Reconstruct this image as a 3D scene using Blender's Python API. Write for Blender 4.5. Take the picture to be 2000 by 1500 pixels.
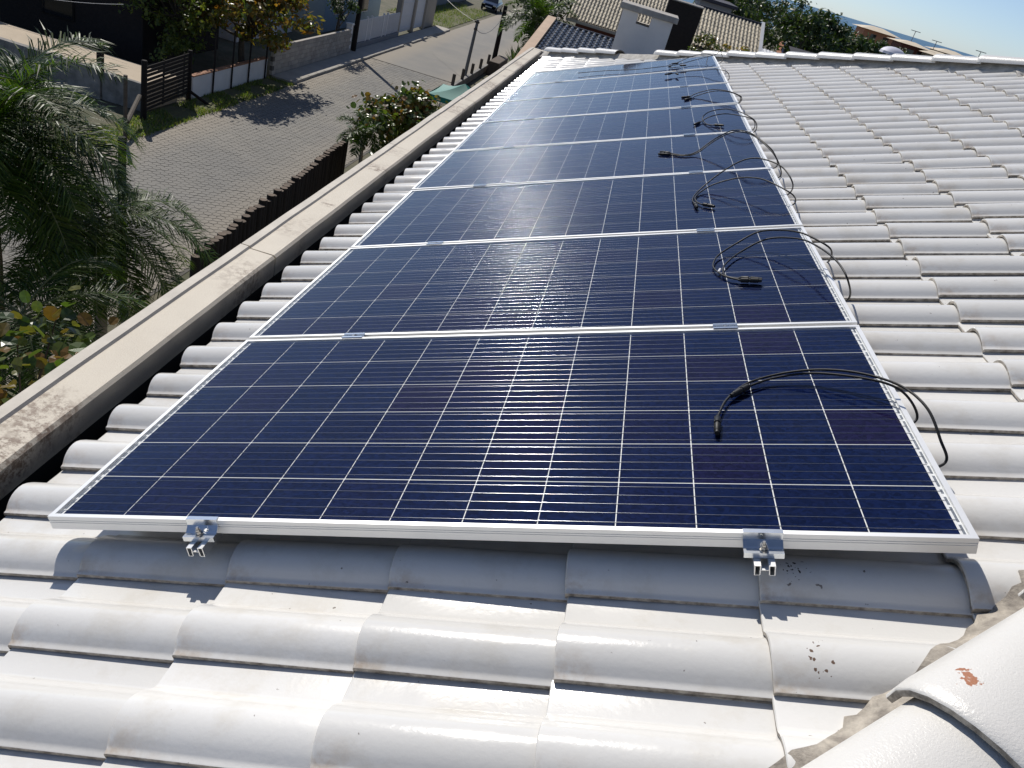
import bpy, bmesh, math, random
from mathutils import Matrix, Vector, noise
random.seed(7)
R = math.radians
scene = bpy.context.scene
for o in list(bpy.data.objects): bpy.data.objects.remove(o)
COL = scene.collection

# ------------------------------------------------------------------ camera
CAM = Vector((0.9574, -1.2430, 1.4238))
cd = bpy.data.cameras.new('camera'); cam = bpy.data.objects.new('camera', cd); COL.objects.link(cam)
cx = Vector((0.95376395, 0.16400327, 0.25186752))
cy = -Vector((0.30002758, -0.46981677, -0.83021422))
cz = -Vector((-0.01782626, 0.8673956, -0.4972998))
cam.matrix_world = Matrix(((cx.x, cy.x, cz.x, CAM.x), (cx.y, cy.y, cz.y, CAM.y), (cx.z, cy.z, cz.z, CAM.z), (0, 0, 0, 1)))
cd.sensor_width = 36.0; cd.lens = 1528.87 / 2000 * 36; cd.clip_start = 0.02; cd.clip_end = 60000
scene.camera = cam

# ------------------------------------------------------------------ light
SUN_AZ, SUN_EL = -36.0, 42.0            # azimuth from +Y towards +X
sd = Vector((math.sin(R(SUN_AZ)) * math.cos(R(SUN_EL)), math.cos(R(SUN_AZ)) * math.cos(R(SUN_EL)), math.sin(R(SUN_EL))))
w = bpy.data.worlds.new('World'); scene.world = w; w.use_nodes = True
wn = w.node_tree; bg = wn.nodes['Background']
sky = wn.nodes.new('ShaderNodeTexSky'); sky.sky_type = 'NISHITA'; sky.sun_disc = False
sky.sun_elevation = R(SUN_EL); sky.sun_rotation = R(SUN_AZ); sky.altitude = 10
sky.air_density = 0.6; sky.dust_density = 0.25; sky.ozone_density = 5.0
hs = wn.nodes.new('ShaderNodeHueSaturation'); hs.inputs['Saturation'].default_value = 0.88   # light summer haze
wn.links.new(sky.outputs[0], hs.inputs['Color']); wn.links.new(hs.outputs[0], bg.inputs[0]); bg.inputs[1].default_value = 0.09
sl = bpy.data.lights.new('sun', 'SUN'); sl.energy = 3.8; sl.angle = R(0.53); sl.color = (1.0, 0.95, 0.87)
sun = bpy.data.objects.new('sun', sl); COL.objects.link(sun)
sun.rotation_euler = sd.to_track_quat('Z', 'Y').to_euler(); sun.location = (-20, 25, 40)
scene.view_settings.view_transform = 'Standard'; scene.view_settings.look = 'None'
scene.view_settings.exposure = 0.27; scene.view_settings.gamma = 1.0
scene.render.engine = 'CYCLES'

# ------------------------------------------------------------------ frames of reference
G = -7.576                              # street level
TH = R(20.651)
U = Vector((math.cos(TH), 0, math.sin(TH))); N = Vector((-math.sin(TH), 0, math.cos(TH)))
ROT = Matrix.Rotation(-TH, 4, 'Y')
def RP(u, v, n): return U * u + Vector((0, v, 0)) + N * n

# ------------------------------------------------------------------ materials
def newmat(name):
    m = bpy.data.materials.new(name); m.use_nodes = True
    return m, m.node_tree, m.node_tree.nodes['Principled BSDF']
def nd(nt, typ, **kw):
    n = nt.nodes.new(typ)
    for k, v in kw.items(): setattr(n, k, v)
    return n
def lk(nt, a, b): nt.links.new(a, b)
def ramp(nt, fac, stops):
    r = nd(nt, 'ShaderNodeValToRGB')
    e = r.color_ramp.elements
    while len(e) > 1: e.remove(e[-1])
    e[0].position = stops[0][0]; e[0].color = stops[0][1]
    for p, c in stops[1:]:
        x = e.new(p); x.color = c
    lk(nt, fac, r.inputs[0]); return r.outputs[0]
def c4(c): return (c[0], c[1], c[2], 1)
def mixc(nt, fac, a, b, mode='MIX'):
    m = nd(nt, 'ShaderNodeMix', data_type='RGBA', blend_type=mode)
    if hasattr(fac, 'is_linked') or not isinstance(fac, (int, float)): lk(nt, fac, m.inputs[0])
    else: m.inputs[0].default_value = fac
    for i, x in ((6, a), (7, b)):
        if isinstance(x, tuple): m.inputs[i].default_value = x if len(x) == 4 else c4(x)
        else: lk(nt, x, m.inputs[i])
    return m.outputs[2]
def coords(nt, kind='Object'): return nd(nt, 'ShaderNodeTexCoord').outputs[kind]
def position(nt): return nd(nt, 'ShaderNodeNewGeometry').outputs['Position']
def noisetex(nt, vec, scale, detail=4, rough=0.55, dist=0):
    n = nd(nt, 'ShaderNodeTexNoise'); n.inputs['Scale'].default_value = scale; n.inputs['Detail'].default_value = detail
    n.inputs['Roughness'].default_value = rough; n.inputs['Distortion'].default_value = dist
    lk(nt, vec, n.inputs['Vector']); return n.outputs['Fac']
def bump(nt, b, h, strength=0.3, dist=0.01):
    n = nd(nt, 'ShaderNodeBump'); n.inputs['Strength'].default_value = strength; n.inputs['Distance'].default_value = dist
    lk(nt, h, n.inputs['Height']); lk(nt, n.outputs[0], b.inputs['Normal'])
def objrand(nt): return nd(nt, 'ShaderNodeObjectInfo').outputs['Random']
def mapr(nt, x, a, b, c, d):
    n = nd(nt, 'ShaderNodeMapRange'); lk(nt, x, n.inputs[0])
    for i, v in enumerate((a, b, c, d)): n.inputs[1 + i].default_value = v
    return n.outputs[0]

def simple(name, col, rough=0.7, metal=0.0, var=0.25, scale=3.0, bmp=0.0, bscale=40.0, dark=None, spec=0.5, rnd=0.0):
    """plain surface whose colour wanders between col and a darker tone in world space"""
    m, nt, b = newmat(name)
    p = position(nt)
    f = noisetex(nt, p, scale, 6, 0.65)
    d = dark or tuple(x * (1 - var) for x in col)
    out = ramp(nt, f, [(0.3, c4(d)), (0.7, c4(col))])
    if rnd:
        k = mapr(nt, objrand(nt), 0, 1, 1 - rnd, 1 + rnd * 0.4)
        cmb = nd(nt, 'ShaderNodeCombineColor')
        for i in range(3): lk(nt, k, cmb.inputs[i])
        out = mixc(nt, 1.0, out, cmb.outputs[0], 'MULTIPLY')
    lk(nt, out, b.inputs['Base Color'])
    b.inputs['Roughness'].default_value = rough; b.inputs['Metallic'].default_value = metal
    b.inputs['Specular IOR Level'].default_value = spec
    if bmp:
        bump(nt, b, noisetex(nt, p, bscale, 5, 0.6), bmp, 0.4 / bscale)
    return m

def leafmat(name, cols, rough=0.35, trans=0.35, spec=0.5):
    """foliage: colour differs leaf by leaf (mesh islands), some light passes through"""
    m, nt, b = newmat(name)
    ri = nd(nt, 'ShaderNodeNewGeometry').outputs['Random Per Island']
    n = len(cols)
    col = ramp(nt, ri, [(i / max(1, n - 1), c4(c)) for i, c in enumerate(cols)])
    lk(nt, col, b.inputs['Base Color']); b.inputs['Roughness'].default_value = rough; b.inputs['Specular IOR Level'].default_value = spec
    t = nd(nt, 'ShaderNodeBsdfTranslucent'); lk(nt, mixc(nt, 1.0, col, (1.5, 1.7, 0.7), 'MULTIPLY'), t.inputs[0])
    mx = nd(nt, 'ShaderNodeMixShader'); mx.inputs[0].default_value = trans
    lk(nt, b.outputs[0], mx.inputs[1]); lk(nt, t.outputs[0], mx.inputs[2])
    lk(nt, mx.outputs[0], nt.nodes['Material Output'].inputs[0])
    return m

def tile_material():
    m, nt, b = newmat('white_glazed_tile')
    p = position(nt); o = coords(nt)
    base = mixc(nt, noisetex(nt, p, 1.6, 5), (0.655, 0.640, 0.610), (0.720, 0.710, 0.685))
    # dust that gathers near the lip corner of each tile and along the pan
    sx = nd(nt, 'ShaderNodeSeparateXYZ'); lk(nt, o, sx.inputs[0])
    corner = mapr(nt, sx.outputs[0], 0.0, 0.11, 1, 0)
    low = mapr(nt, sx.outputs[1], 0.0, 0.05, 1, 0)
    mm = nd(nt, 'ShaderNodeMath', operation='MULTIPLY'); lk(nt, corner, mm.inputs[0]); lk(nt, low, mm.inputs[1])
    nz = mapr(nt, noisetex(nt, p, 22, 6, 0.7), 0.42, 0.75, 0, 1)
    m2 = nd(nt, 'ShaderNodeMath', operation='MULTIPLY'); lk(nt, mm.outputs[0], m2.inputs[0]); lk(nt, nz, m2.inputs[1])
    base = mixc(nt, m2.outputs[0], base, (0.40, 0.27, 0.15))
    # faint overall grime and droppings
    g = mapr(nt, noisetex(nt, p, 4.5, 8, 0.7), 0.52, 0.72, 0, 0.5)
    base = mixc(nt, g, base, (0.50, 0.45, 0.365))
    sp = mapr(nt, noisetex(nt, p, 55, 3, 0.5), 0.735, 0.76, 0, 0.85)
    base = mixc(nt, sp, base, (0.13, 0.10, 0.08))
    for c, r_, th0, col in (((1.5645, -0.2336, 0.5175), 0.046, 110.0, (0.16, 0.105, 0.075)), ((1.5571, -0.0088, 0.5158), 0.040, 150.0, (0.06, 0.045, 0.038))):
        dn = nd(nt, 'ShaderNodeVectorMath', operation='DISTANCE'); lk(nt, p, dn.inputs[0]); dn.inputs[1].default_value = c
        vo = nd(nt, 'ShaderNodeTexVoronoi'); vo.inputs['Scale'].default_value = th0; vo.inputs['Randomness'].default_value = 1.0
        wv = nd(nt, 'ShaderNodeMix', data_type='VECTOR'); wv.inputs[0].default_value = 0.012
        nz3 = nd(nt, 'ShaderNodeTexNoise'); nz3.inputs['Scale'].default_value = 90; lk(nt, p, nz3.inputs['Vector'])
        lk(nt, p, wv.inputs[4]); lk(nt, nz3.outputs['Color'], wv.inputs[5]); lk(nt, wv.outputs[1], vo.inputs['Vector'])
        sc = nd(nt, 'ShaderNodeSeparateColor'); lk(nt, vo.outputs['Color'], sc.inputs[0])
        lim = mapr(nt, dn.outputs['Value'], r_ * .2, r_, 0.55, 0.0)
        rad = nd(nt, 'ShaderNodeMath', operation='MULTIPLY'); lk(nt, sc.outputs[0], rad.inputs[0]); lk(nt, lim, rad.inputs[1])
        m3 = nd(nt, 'ShaderNodeMath', operation='LESS_THAN'); lk(nt, vo.outputs['Distance'], m3.inputs[0]); lk(nt, rad.outputs[0], m3.inputs[1])
        base = mixc(nt, m3.outputs[0], base, col)
    k = mapr(nt, objrand(nt), 0, 1, 0.90, 1.03)
    cmb = nd(nt, 'ShaderNodeCombineColor')
    for i in range(3): lk(nt, k, cmb.inputs[i])
    base = mixc(nt, 1.0, base, cmb.outputs[0], 'MULTIPLY')
    lk(nt, base, b.inputs['Base Color'])
    rr = mapr(nt, noisetex(nt, p, 9, 5), 0.3, 0.7, 0.12, 0.24); lk(nt, rr, b.inputs['Roughness'])
    bump(nt, b, noisetex(nt, p, 85, 3, 0.5), 0.10, 0.004)
    return m

M = {}
M['tile'] = tile_material()
M['tile_edge'] = simple('raw_tile_edge', (0.54, 0.49, 0.42), 0.85, 0, 0.7, 45, 0.3, 120, dark=(0.12, 0.10, 0.08))
M['deck'] = simple('roof_deck_board', (0.05, 0.045, 0.04), 0.9)
M['mortar'] = simple('mortar', (0.50, 0.45, 0.38), 0.95, 0, 0.55, 26, 0.9, 160, dark=(0.17, 0.15, 0.13))
M['mortar_pale'] = simple('pale_mortar', (0.60, 0.57, 0.52), 0.95, 0, 0.45, 14, 0.6, 120)
M['alu'] = simple('anodised_aluminium', (0.80, 0.80, 0.79), 0.38, 0.55, 0.06, 8)
M['rail'] = simple('mill_aluminium', (0.82, 0.82, 0.81), 0.3, 0.8, 0.08, 30)
M['clamp'] = simple('bright_clamp', (0.72, 0.75, 0.78), 0.22, 0.9, 0.1, 60)
M['bolt'] = simple('steel_bolt', (0.45, 0.44, 0.42), 0.25, 1.0, 0.3, 300)
M['black'] = simple('black_rubber', (0.010, 0.010, 0.011), 0.5, 0, 0.2, 50, spec=0.3)
M['white_clip'] = simple('white_cable_tag', (0.7, 0.7, 0.7), 0.4)

def cell_material():
    m, nt, b = newmat('polycrystalline_cell')
    o = coords(nt); p = position(nt)
    r = objrand(nt)
    base = ramp(nt, r, [(0, (0.0036, 0.0080, 0.038, 1)), (0.55, (0.0042, 0.0100, 0.046, 1)), (0.85, (0.0062, 0.0085, 0.040, 1)), (1, (0.0092, 0.0075, 0.036, 1))])
    v = nd(nt, 'ShaderNodeTexVoronoi'); v.inputs['Scale'].default_value = 130; lk(nt, p, v.inputs['Vector'])
    sep = nd(nt, 'ShaderNodeSeparateColor'); lk(nt, v.outputs['Color'], sep.inputs[0])
    k = mapr(nt, sep.outputs[0], 0, 1, 0.7, 1.45)
    cmb = nd(nt, 'ShaderNodeCombineColor')
    for i in range(3): lk(nt, k, cmb.inputs[i])
    lk(nt, mixc(nt, 1.0, base, cmb.outputs[0], 'MULTIPLY'), b.inputs['Base Color'])
    b.inputs['Roughness'].default_value = 0.9; b.inputs['Specular IOR Level'].default_value = 0.0
    return m
M['cell'] = cell_material()
M['backsheet'] = simple('white_backsheet', (0.74, 0.75, 0.77), 0.5, 0, 0.03, 5)
M['busbar'] = simple('tinned_busbar', (0.46, 0.47, 0.50), 0.20, 0.9, 0.05, 5)
M['ribbon'] = simple('tinned_ribbon', (0.34, 0.37, 0.43), 0.3, 0.8, 0.4, 90)

def glass_material():
    m = bpy.data.materials.new('panel_glass'); m.use_nodes = True; nt = m.node_tree
    for n in list(nt.nodes):
        if n.type != 'OUTPUT_MATERIAL': nt.nodes.remove(n)
    p = position(nt)
    fr = nd(nt, 'ShaderNodeFresnel'); fr.inputs[0].default_value = 1.28
    gl = nd(nt, 'ShaderNodeBsdfGlossy'); gl.inputs['Roughness'].default_value = 0.03
    tr = nd(nt, 'ShaderNodeBsdfTransparent'); tr.inputs[0].default_value = (0.97, 0.98, 0.98, 1)
    bn = nd(nt, 'ShaderNodeBump'); bn.inputs['Strength'].default_value = 0.05; bn.inputs['Distance'].default_value = 0.001
    lk(nt, noisetex(nt, p, 420, 2, 0.5), bn.inputs['Height'])
    lk(nt, bn.outputs[0], gl.inputs['Normal'])
    mx = nd(nt, 'ShaderNodeMixShader')
    lk(nt, fr.outputs[0], mx.inputs[0]); lk(nt, tr.outputs[0], mx.inputs[1]); lk(nt, gl.outputs[0], mx.inputs[2])
    # a little dust on the glass
    df = nd(nt, 'ShaderNodeBsdfDiffuse'); df.inputs[0].default_value = (0.45, 0.45, 0.46, 1)
    du = mapr(nt, noisetex(nt, p, 7, 8, 0.75), 0.45, 0.8, 0.0, 0.011)
    mx2 = nd(nt, 'ShaderNodeMixShader'); lk(nt, du, mx2.inputs[0]); lk(nt, mx.outputs[0], mx2.inputs[1]); lk(nt, df.outputs[0], mx2.inputs[2])
    lk(nt, mx2.outputs[0], nt.nodes['Material Output'].inputs[0])
    return m
M['glass'] = glass_material()

PZ_ = -0.165
def parapet_material():
    m, nt, b = newmat('weathered_parapet')
    p = position(nt)
    base = mixc(nt, noisetex(nt, p, 3, 7, 0.7), (0.42, 0.365, 0.285), (0.64, 0.575, 0.47))
    grain = mapr(nt, noisetex(nt, p, 140, 4, 0.7), 0.35, 0.7, 0, 0.35)
    base = mixc(nt, grain, base, (0.66, 0.61, 0.52))
    # brown worn patches with a shape of their own
    st = mapr(nt, noisetex(nt, p, 2.2, 4, 0.6), 0.52, 0.66, 0, 0.8)
    fine = mapr(nt, noisetex(nt, p, 38, 8, 0.75), 0.44, 0.56, 0, 0.85)
    mm = nd(nt, 'ShaderNodeMath', operation='MULTIPLY'); lk(nt, st, mm.inputs[0]); lk(nt, fine, mm.inputs[1])
    base = mixc(nt, mm.outputs[0], base, (0.16, 0.105, 0.07))
    for c, r_ in (((-0.42, 0.50, PZ_), .17), ((-0.40, 0.30, PZ_), .16), ((-0.385, 2.82, PZ_), .045), ((-0.385, 3.70, PZ_), .10), ((-0.40, 7.7, PZ_), .16), ((-0.41, 9.6, PZ_), .22)):
        dn = nd(nt, 'ShaderNodeVectorMath', operation='DISTANCE'); lk(nt, p, dn.inputs[0]); dn.inputs[1].default_value = c
        wob = mapr(nt, noisetex(nt, p, 14, 4, 0.6), 0.3, 0.7, -r_ * .45, r_ * .45)
        ad = nd(nt, 'ShaderNodeMath', operation='ADD'); lk(nt, dn.outputs['Value'], ad.inputs[0]); lk(nt, wob, ad.inputs[1])
        ins = mapr(nt, ad.outputs[0], r_ * .45, r_, 1, 0)
        m3 = nd(nt, 'ShaderNodeMath', operation='MULTIPLY'); lk(nt, ins, m3.inputs[0]); lk(nt, fine, m3.inputs[1])
        base = mixc(nt, m3.outputs[0], base, (0.15, 0.095, 0.062))
    lk(nt, base, b.inputs['Base Color']); b.inputs['Roughness'].default_value = 0.62
    bump(nt, b, noisetex(nt, p, 170, 6, 0.7), 0.5, 0.003)
    return m
M['parapet'] = parapet_material()
M['parapet_lip'] = simple('parapet_lip_paint', (0.58, 0.53, 0.455), 0.7, 0, 0.22, 9, 0.3, 150)
M['gutter'] = simple('gutter_and_gap_shade', (0.02, 0.018, 0.016), 0.9, 0, 0.4, 8)
M['house_wall'] = simple('house_plaster', (0.62, 0.58, 0.5), 0.9, 0, 0.15, 1)

# ------------------------------------------------------------------ mesh and object helpers
WM = {}
class MB:
    def __init__(s): s.v = []; s.f = []; s.mi = []; s.cur = 0
    def add(s, verts, faces, mi=None):
        o = len(s.v); s.v += [tuple(x) for x in verts]
        for f in faces: s.f.append(tuple(o + i for i in f)); s.mi.append(s.cur if mi is None else mi)
    def box(s, x0, x1, y0, y1, z0, z1, mat=None):
        vs = [Vector((x, y, z)) for z in (z0, z1) for y in (y0, y1) for x in (x0, x1)]
        if mat is not None: vs = [mat @ q for q in vs]
        s.add(vs, [(0, 2, 3, 1), (4, 5, 7, 6), (0, 1, 5, 4), (2, 6, 7, 3), (0, 4, 6, 2), (1, 3, 7, 5)])
    def bbox(s, x0, x1, y0, y1, z0, z1, b=0.01, mat=None):
        """box with chamfered edges"""
        vs = []; xs = (x0, x1); ys = (y0, y1); zs = (z0, z1)
        idx = {}
        for i in (0, 1):
            for j in (0, 1):
                for k in (0, 1):
                    for a in range(3):
                        q = [xs[i], ys[j], zs[k]]; sg = (1 - 2 * i, 1 - 2 * j, 1 - 2 * k)
                        for c in range(3):
                            if c != a: q[c] += sg[c] * b
                        idx[i, j, k, a] = len(vs); vs.append(Vector(q))
        F = []
        for a in range(3):
            o = [c for c in range(3) if c != a]
            for t in (0, 1):
                qd = []
                for (m_, n_) in ((0, 0), (1, 0), (1, 1), (0, 1)):
                    key = [0, 0, 0]; key[a] = t; key[o[0]] = m_; key[o[1]] = n_
                    qd.append(idx[key[0], key[1], key[2], a])
                F.append(tuple(qd))
        for a in range(3):
            o = [c for c in range(3) if c != a]
            for m_ in (0, 1):
                for n_ in (0, 1):
                    k0 = [0, 0, 0]; k0[o[0]] = m_; k0[o[1]] = n_; k1 = list(k0); k1[a] = 1
                    F.append((idx[(*k0, o[0])], idx[(*k0, o[1])], idx[(*k1, o[1])], idx[(*k1, o[0])]))
        for i in (0, 1):
            for j in (0, 1):
                for k in (0, 1): F.append((idx[i, j, k, 0], idx[i, j, k, 1], idx[i, j, k, 2]))
        if mat is not None: vs = [mat @ q for q in vs]
        s.add(vs, F)
    def tube(s, pts, rad, seg=8, cap=True):
        pts = [Vector(p) for p in pts]; n = len(pts)
        rads = rad if isinstance(rad, (list, tuple)) else [rad] * n
        rings = []; up = Vector((0.13, 0.31, 0.94))
        for i, p in enumerate(pts):
            t = (pts[min(i + 1, n - 1)] - pts[max(i - 1, 0)])
            if t.length < 1e-9: t = Vector((0, 0, 1))
            t.normalize()
            a = t.cross(up)
            if a.length < 0.05: a = t.cross(Vector((1, 0, 0)))
            a.normalize(); bb = a.cross(t)
            up = bb
            rings.append([p + (a * math.cos(2 * math.pi * k / seg) + bb * math.sin(2 * math.pi * k / seg)) * rads[i] for k in range(seg)])
        F = []
        for i in range(n - 1):
            for k in range(seg):
                F.append((i * seg + k, i * seg + (k + 1) % seg, (i + 1) * seg + (k + 1) % seg, (i + 1) * seg + k))
        if cap: F += [tuple(range(seg - 1, -1, -1)), tuple((n - 1) * seg + k for k in range(seg))]
        s.add([q for r_ in rings for q in r_], F)
    def prism(s, prof, p0, p1, ax, ay, closed=True):
        """profile (2D list) swept from p0 to p1; ax, ay = directions of the profile axes"""
        n = len(prof); A = [Vector(p0) + ax * a + ay * b for a, b in prof]; B = [Vector(p1) + ax * a + ay * b for a, b in prof]
        F = [(i, (i + 1) % n, n + (i + 1) % n, n + i) for i in range(n if closed else n - 1)]
        if closed: F += [tuple(range(n - 1, -1, -1)), tuple(range(n, 2 * n))]
        s.add(A + B, F)
    def mesh(s, name, mats, smooth=None):
        me = bpy.data.meshes.new(name); me.from_pydata(s.v, [], s.f)
        for m in (mats if isinstance(mats, (list, tuple)) else [mats]): me.materials.append(M[m] if isinstance(m, str) else m)
        me.polygons.foreach_set('material_index', s.mi)
        if smooth is not None:
            me.polygons.foreach_set('use_smooth', [True] * len(me.polygons))
            me.update(); me.set_sharp_from_angle(angle=R(smooth))
        me.validate(); me.update()
        return me
def link(name, data, parent=None, mw=None):
    o = bpy.data.objects.new(name, data); COL.objects.link(o)
    mw = mw or Matrix.Identity(4)
    o.matrix_basis = mw; WM[o] = mw
    if parent is not None:
        o.parent = parent; o.matrix_parent_inverse = WM[parent].inverted()
    return o
def obj(name, mb, mats, parent=None, smooth=None, mw=None):
    return link(name, mb.mesh(name, mats, smooth), parent, mw)
def tag(o, label, cat, group=None):
    o['label'] = label; o['category'] = cat
    if group: o['group'] = group
    return o
def thing(name, label, cat, loc, group=None, rz=0.0):
    return tag(link(name, None, None, Matrix.Translation(loc) @ Matrix.Rotation(rz, 4, 'Z')), label, cat, group)
def struct(o): o['kind'] = 'structure'; return o
def stuff(o): o['kind'] = 'stuff'; return o
def catmull(pts, k=6):
    P = [Vector(p) for p in pts]; P = [P[0] * 2 - P[1]] + P + [P[-1] * 2 - P[-2]]
    out = []
    for i in range(1, len(P) - 2):
        a, b, c, d = P[i - 1:i + 3]
        for t in range(k):
            x = t / k
            out.append(0.5 * ((2 * b) + (c - a) * x + (2 * a - 5 * b + 4 * c - d) * x * x + (3 * b - a - 3 * c + d) * x ** 3))
    out.append(P[-2]); return out
def to_px(p):
    d = Vector(p) - CAM; z = -d.dot(cz)
    if z <= 0.01: return None
    return 1000 + 1528.87 * d.dot(cx) / z, 750 - 1528.87 * d.dot(cy) / z, z

# ================================================================== the tiled house we stand on
house = thing('tiled_house', 'house with white glazed pantile hip roof that carries the solar panels', 'house', (3.5, 5.0, G))
PT_V, PT_U, V0, U0, N0 = 0.2137, 0.370, -0.066, 0.087, -0.122     # tile pitch and start in the roof plane
TT = 0.0155
PROF = [(-0.006, 0.0025), (-0.0065, 0.0105), (-0.004, 0.0118), (0.001, 0.0126), (0.006, 0.0165), (0.014, 0.0245), (0.024, 0.0315), (0.036, 0.0375), (0.050, 0.0415), (0.064, 0.0430), (0.078, 0.0420),
        (0.092, 0.0375), (0.106, 0.0300), (0.118, 0.0215), (0.128, 0.0125), (0.136, 0.0055), (0.143, 0.0015), (0.150, 0.0), (0.190, -0.0005), (0.2185, -0.0005)]
def roll(y):
    for (a, b), (c, d) in zip(PROF[1:], PROF[2:]):
        if a <= y <= c: return b + (d - b) * (y - a) / (c - a)
    return 0.0
def tile_mb(L=0.412):
    mb = MB(); n = len(PROF)
    xs = [0.0, 0.0022, 0.008, L]
    dz = [-0.0035, -0.0006, 0.0, 0.0]
    top = []
    for x, d in zip(xs, dz): top.append([(x, y, z + d + TT * (1 - x / PT_U)) for y, z in PROF])
    vs = [q for r in top for q in r]
    F = []; MI = []
    for i in range(3):
        for k in range(n - 1):
            F.append((i * n + k, i * n + k + 1, (i + 1) * n + k + 1, (i + 1) * n + k)); MI.append(1 if k == 0 else 0)
    # the cut end and underside
    o = len(vs); vs += [(0.0, y + (0.004 if k < 4 else 0), z - 0.0115 + TT) for k, (y, z) in enumerate(PROF)]
    for k in range(n - 1): F.append((k + 1, k, o + k, o + k + 1)); MI.append(1)
    o2 = len(vs); vs += [(L, y, z - 0.0115 + TT * (1 - L / PT_U)) for y, z in PROF]
    for k in range(n - 1): F.append((o + k + 1, o + k, o2 + k, o2 + k + 1)); MI.append(1)
    vs2 = [q for q in vs]
    mb.v = vs2; mb.f = [tuple(reversed(f)) for f in F]; mb.mi = MI
    return mb
TILE = tile_mb()
tile_mesh = TILE.mesh('roof_tile', ['tile', 'tile_edge'], 40)

# hips, as lines in the roof plane (u, v): near hip rises to the right, far hip bounds the slope at the far side
NH0, NHD = Vector((1.858, -0.410)), Vector((0.751, 0.66)); NHP = Vector((0.66, -0.751))      # centre line, direction, outward side
FH0, FHD = Vector((-0.212, 11.096)), Vector((4.53, -5.15)).normalized(); FHP = Vector((5.15, 4.53)).normalized()
def near_out(u, v): return (Vector((u, v)) - NH0).dot(NHP)
def far_out(u, v): return (Vector((u, v)) - FH0).dot(FHP)

deck = MB()
apex_u = 7.4
poly = [(-0.22, -2.4), (NH0.x - NHD.x * 2.9, NH0.y - NHD.y * 2.9), (NH0.x + NHD.x * 7.4, NH0.y + NHD.y * 7.4), (-0.22, 10.7)]
poly = [(-0.22, -2.15), (7.1, 4.25), (-0.22, 10.95)]
deck.add([RP(u, v, N0 - 0.03) for u, v in poly] + [RP(u, v, N0 - 0.07) for u, v in poly], [(0, 1, 2), (5, 4, 3), (0, 3, 4, 1), (1, 4, 5, 2), (2, 5, 3, 0)])
roof = obj('roof_deck', deck, 'deck', house)

cands = []
for k in range(-5, 53):
    for j in range(-1, 14):
        u, v = U0 + PT_U * j, V0 + PT_V * k
        if j == -1: u -= 0.0
        # wholly past a hip, or wholly under the panels
        cs = [(u + a, v + b) for a in (0, 0.40) for b in (0, 0.215)]
        if all(near_out(*c) > -0.05 for c in cs) or all(far_out(*c) > -0.04 for c in cs): continue
        px = to_px(RP(u + 0.19, v + 0.1, N0))
        cut = ('n' if any(near_out(*c) > -0.05 for c in cs) else '') + ('f' if any(far_out(*c) > -0.04 for c in cs) else '')
        hid = u > 0.02 and u + 0.37 < 1.93 and v > 0.12 and v < 7.75
        vis = px is not None and -250 < px[0] < 2250 and 40 < px[1] < 1750
        cands.append((px[2] if px else 99, u, v, cut, vis and not hid))
cands.sort(key=lambda c: (not c[4], c[0]))
rest = MB(); cnt = 0
for z, u, v, cut, vis in cands:
    mw = Matrix.Translation(RP(u, v, N0)) @ ROT @ Matrix.Translation((random.uniform(-.004, .004), random.uniform(-.0015, .0015), random.uniform(-.001, .0015))) \
        @ Matrix.Rotation(random.gauss(0, 0.007), 4, 'Z') @ Matrix.Rotation(random.gauss(0, 0.010), 4, 'X') @ Matrix.Rotation(random.gauss(0, 0.005), 4, 'Y')
    if cut:
        bm = bmesh.new(); bm.from_mesh(tile_mesh); bm.transform(mw)
        if 'n' in cut:
            q = NH0 - NHP * 0.05; bmesh.ops.bisect_plane(bm, geom=bm.verts[:] + bm.edges[:] + bm.faces[:], plane_co=RP(q.x, q.y, 0), plane_no=U * NHP.x + Vector((0, NHP.y, 0)), clear_outer=True)
        if 'f' in cut:
            q = FH0 - FHP * 0.04; bmesh.ops.bisect_plane(bm, geom=bm.verts[:] + bm.edges[:] + bm.faces[:], plane_co=RP(q.x, q.y, 0), plane_no=U * FHP.x + Vector((0, FHP.y, 0)), clear_outer=True)
        bm.transform(mw.inverted())
        if sum(f.calc_area() for f in bm.faces) < 0.02: bm.free(); continue
        me = bpy.data.meshes.new('roof_tile'); bm.to_mesh(me); bm.free()
        me.materials.append(M['tile']); me.materials.append(M['tile_edge'])
    else: me = tile_mesh
    if vis and cnt < 298:
        link('roof_tile', me, roof, mw); cnt += 1
    else:
        vs = [mw @ x.co for x in me.vertices]
        o = len(rest.v); rest.v += [tuple(x) for x in vs]
        for p in me.polygons: rest.f.append(tuple(o + i for i in p.vertices)); rest.mi.append(p.material_index)
stuff(obj('tile_field', rest, ['tile', 'tile_edge'], roof, 40))

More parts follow.
